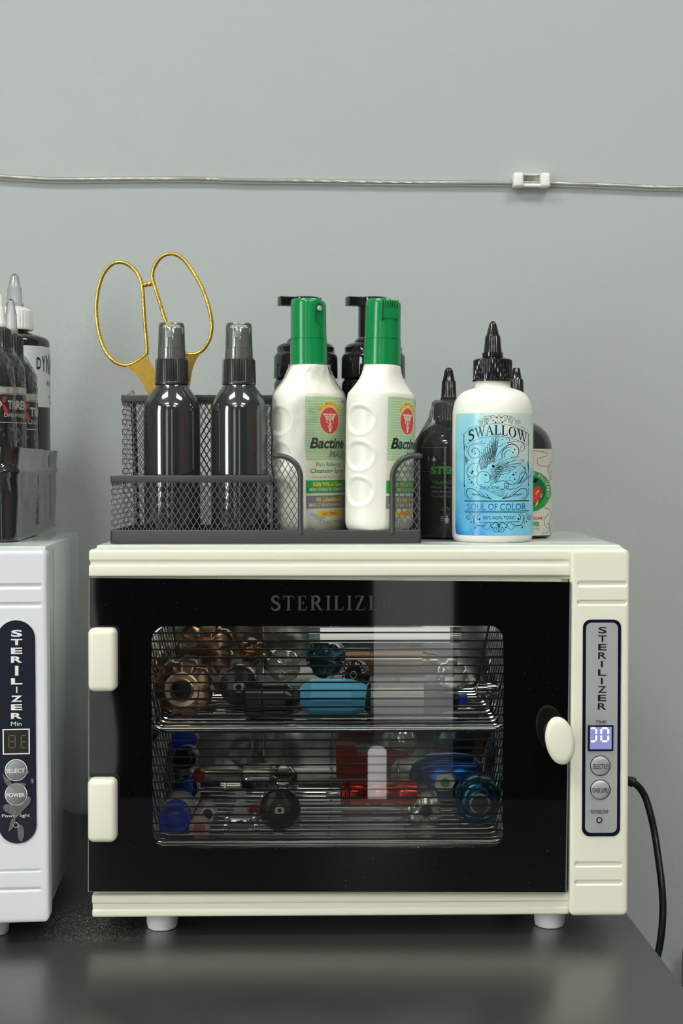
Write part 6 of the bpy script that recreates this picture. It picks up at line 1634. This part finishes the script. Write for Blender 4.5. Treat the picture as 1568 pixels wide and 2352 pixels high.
t, k = item('machine_grip', 'clear faceted crystal grip facing the glass, bottom right', 'machine grip', 977, 1862, 0.052)
b = B(); lobed(b, [(32, -110), (38, -100), (40, -14), (37, -4), (30, 2), (18, 4)], k, M['crystal'], FACE, 6, 8); b.lathe(px_prof([(17, 3), (17, 7), (14, 8), (12, 4)], k), M['steelpart'], 36, T=FACE, cap0=False, cap1=False); bore(b, 13, k, FACE, 5); b.build('grip_body', t, 15)
t, k = item('machine_grip', 'teal blue ringed metal grip facing the glass, bottom right corner', 'machine grip', 1101, 1845, 0.056)
b = B(); b.lathe(px_prof([(48, -110), (53, -100), (54, -14), (51, -9), (48, -9), (47, -4), (42, -1), (33, 0), (31, 4), (25, 6)], k), M['blue_metal'], 64, T=FACE, cap1=False); b.build('grip_body', t)
b = B(); b.lathe(px_prof([(25, 5), (24, 8), (20, 8), (18, 3)], k), M['steelpart'], 48, T=FACE, cap0=False, cap1=False); b.lathe(px_prof([(19, 3.4), (4, 3.5)], k), M['gunmetal'], 32, T=FACE); b.build('end_ring', t)
t, k = item('rotary_machine', 'deep blue rounded machine body behind the crystal grip, bottom basket', 'tattoo machine', 945, 1782, 0.105)
b = B(); b.lathe(px_prof([(8, -6), (22, 0), (40, 16), (52, 44), (54, 100), (50, 140), (30, 160), (10, 164)], k), M['deep_blue_metal'], 64, T=SIDE); b.build('machine_body', t)
a = Art(); a.poly([(-22, -12), (-16, 14), (14, 16), (26, 0), (16, -22), (-14, -24)], M['label_paper'], 1); a.disc(2, -4, 11, M['g_green'], 2, n=16)
b = B(); a.emit(b, lambda u, v, l: ((72+u)*k, -math.sqrt(max(0, 54.5**2-v*v))*k-0.0004-l, v*k)); b.build('worn_sticker', t)
t, k = item('machine_grip', 'pale domed steel grip at the back, right of the red frame', 'machine grip', 925, 1706, 0.17)
b = B(); b.lathe(px_prof([(30, -30), (34, -24), (34, -6), (26, 8), (10, 14)], k), M['crystal'], 40, T=FACE); b.build('grip_body', t)
t, k = item('machine_grip', 'dark blue domed grip at the back right, bottom basket', 'machine grip', 1042, 1706, 0.165)
b = B(); b.lathe(px_prof([(44, -30), (48, -24), (48, -6), (38, 10), (14, 16)], k), mat('slate_blue_metal', (0.06, 0.12, 0.17), 0.2, metal=0.9), 48, T=FACE); b.build('grip_body', t)
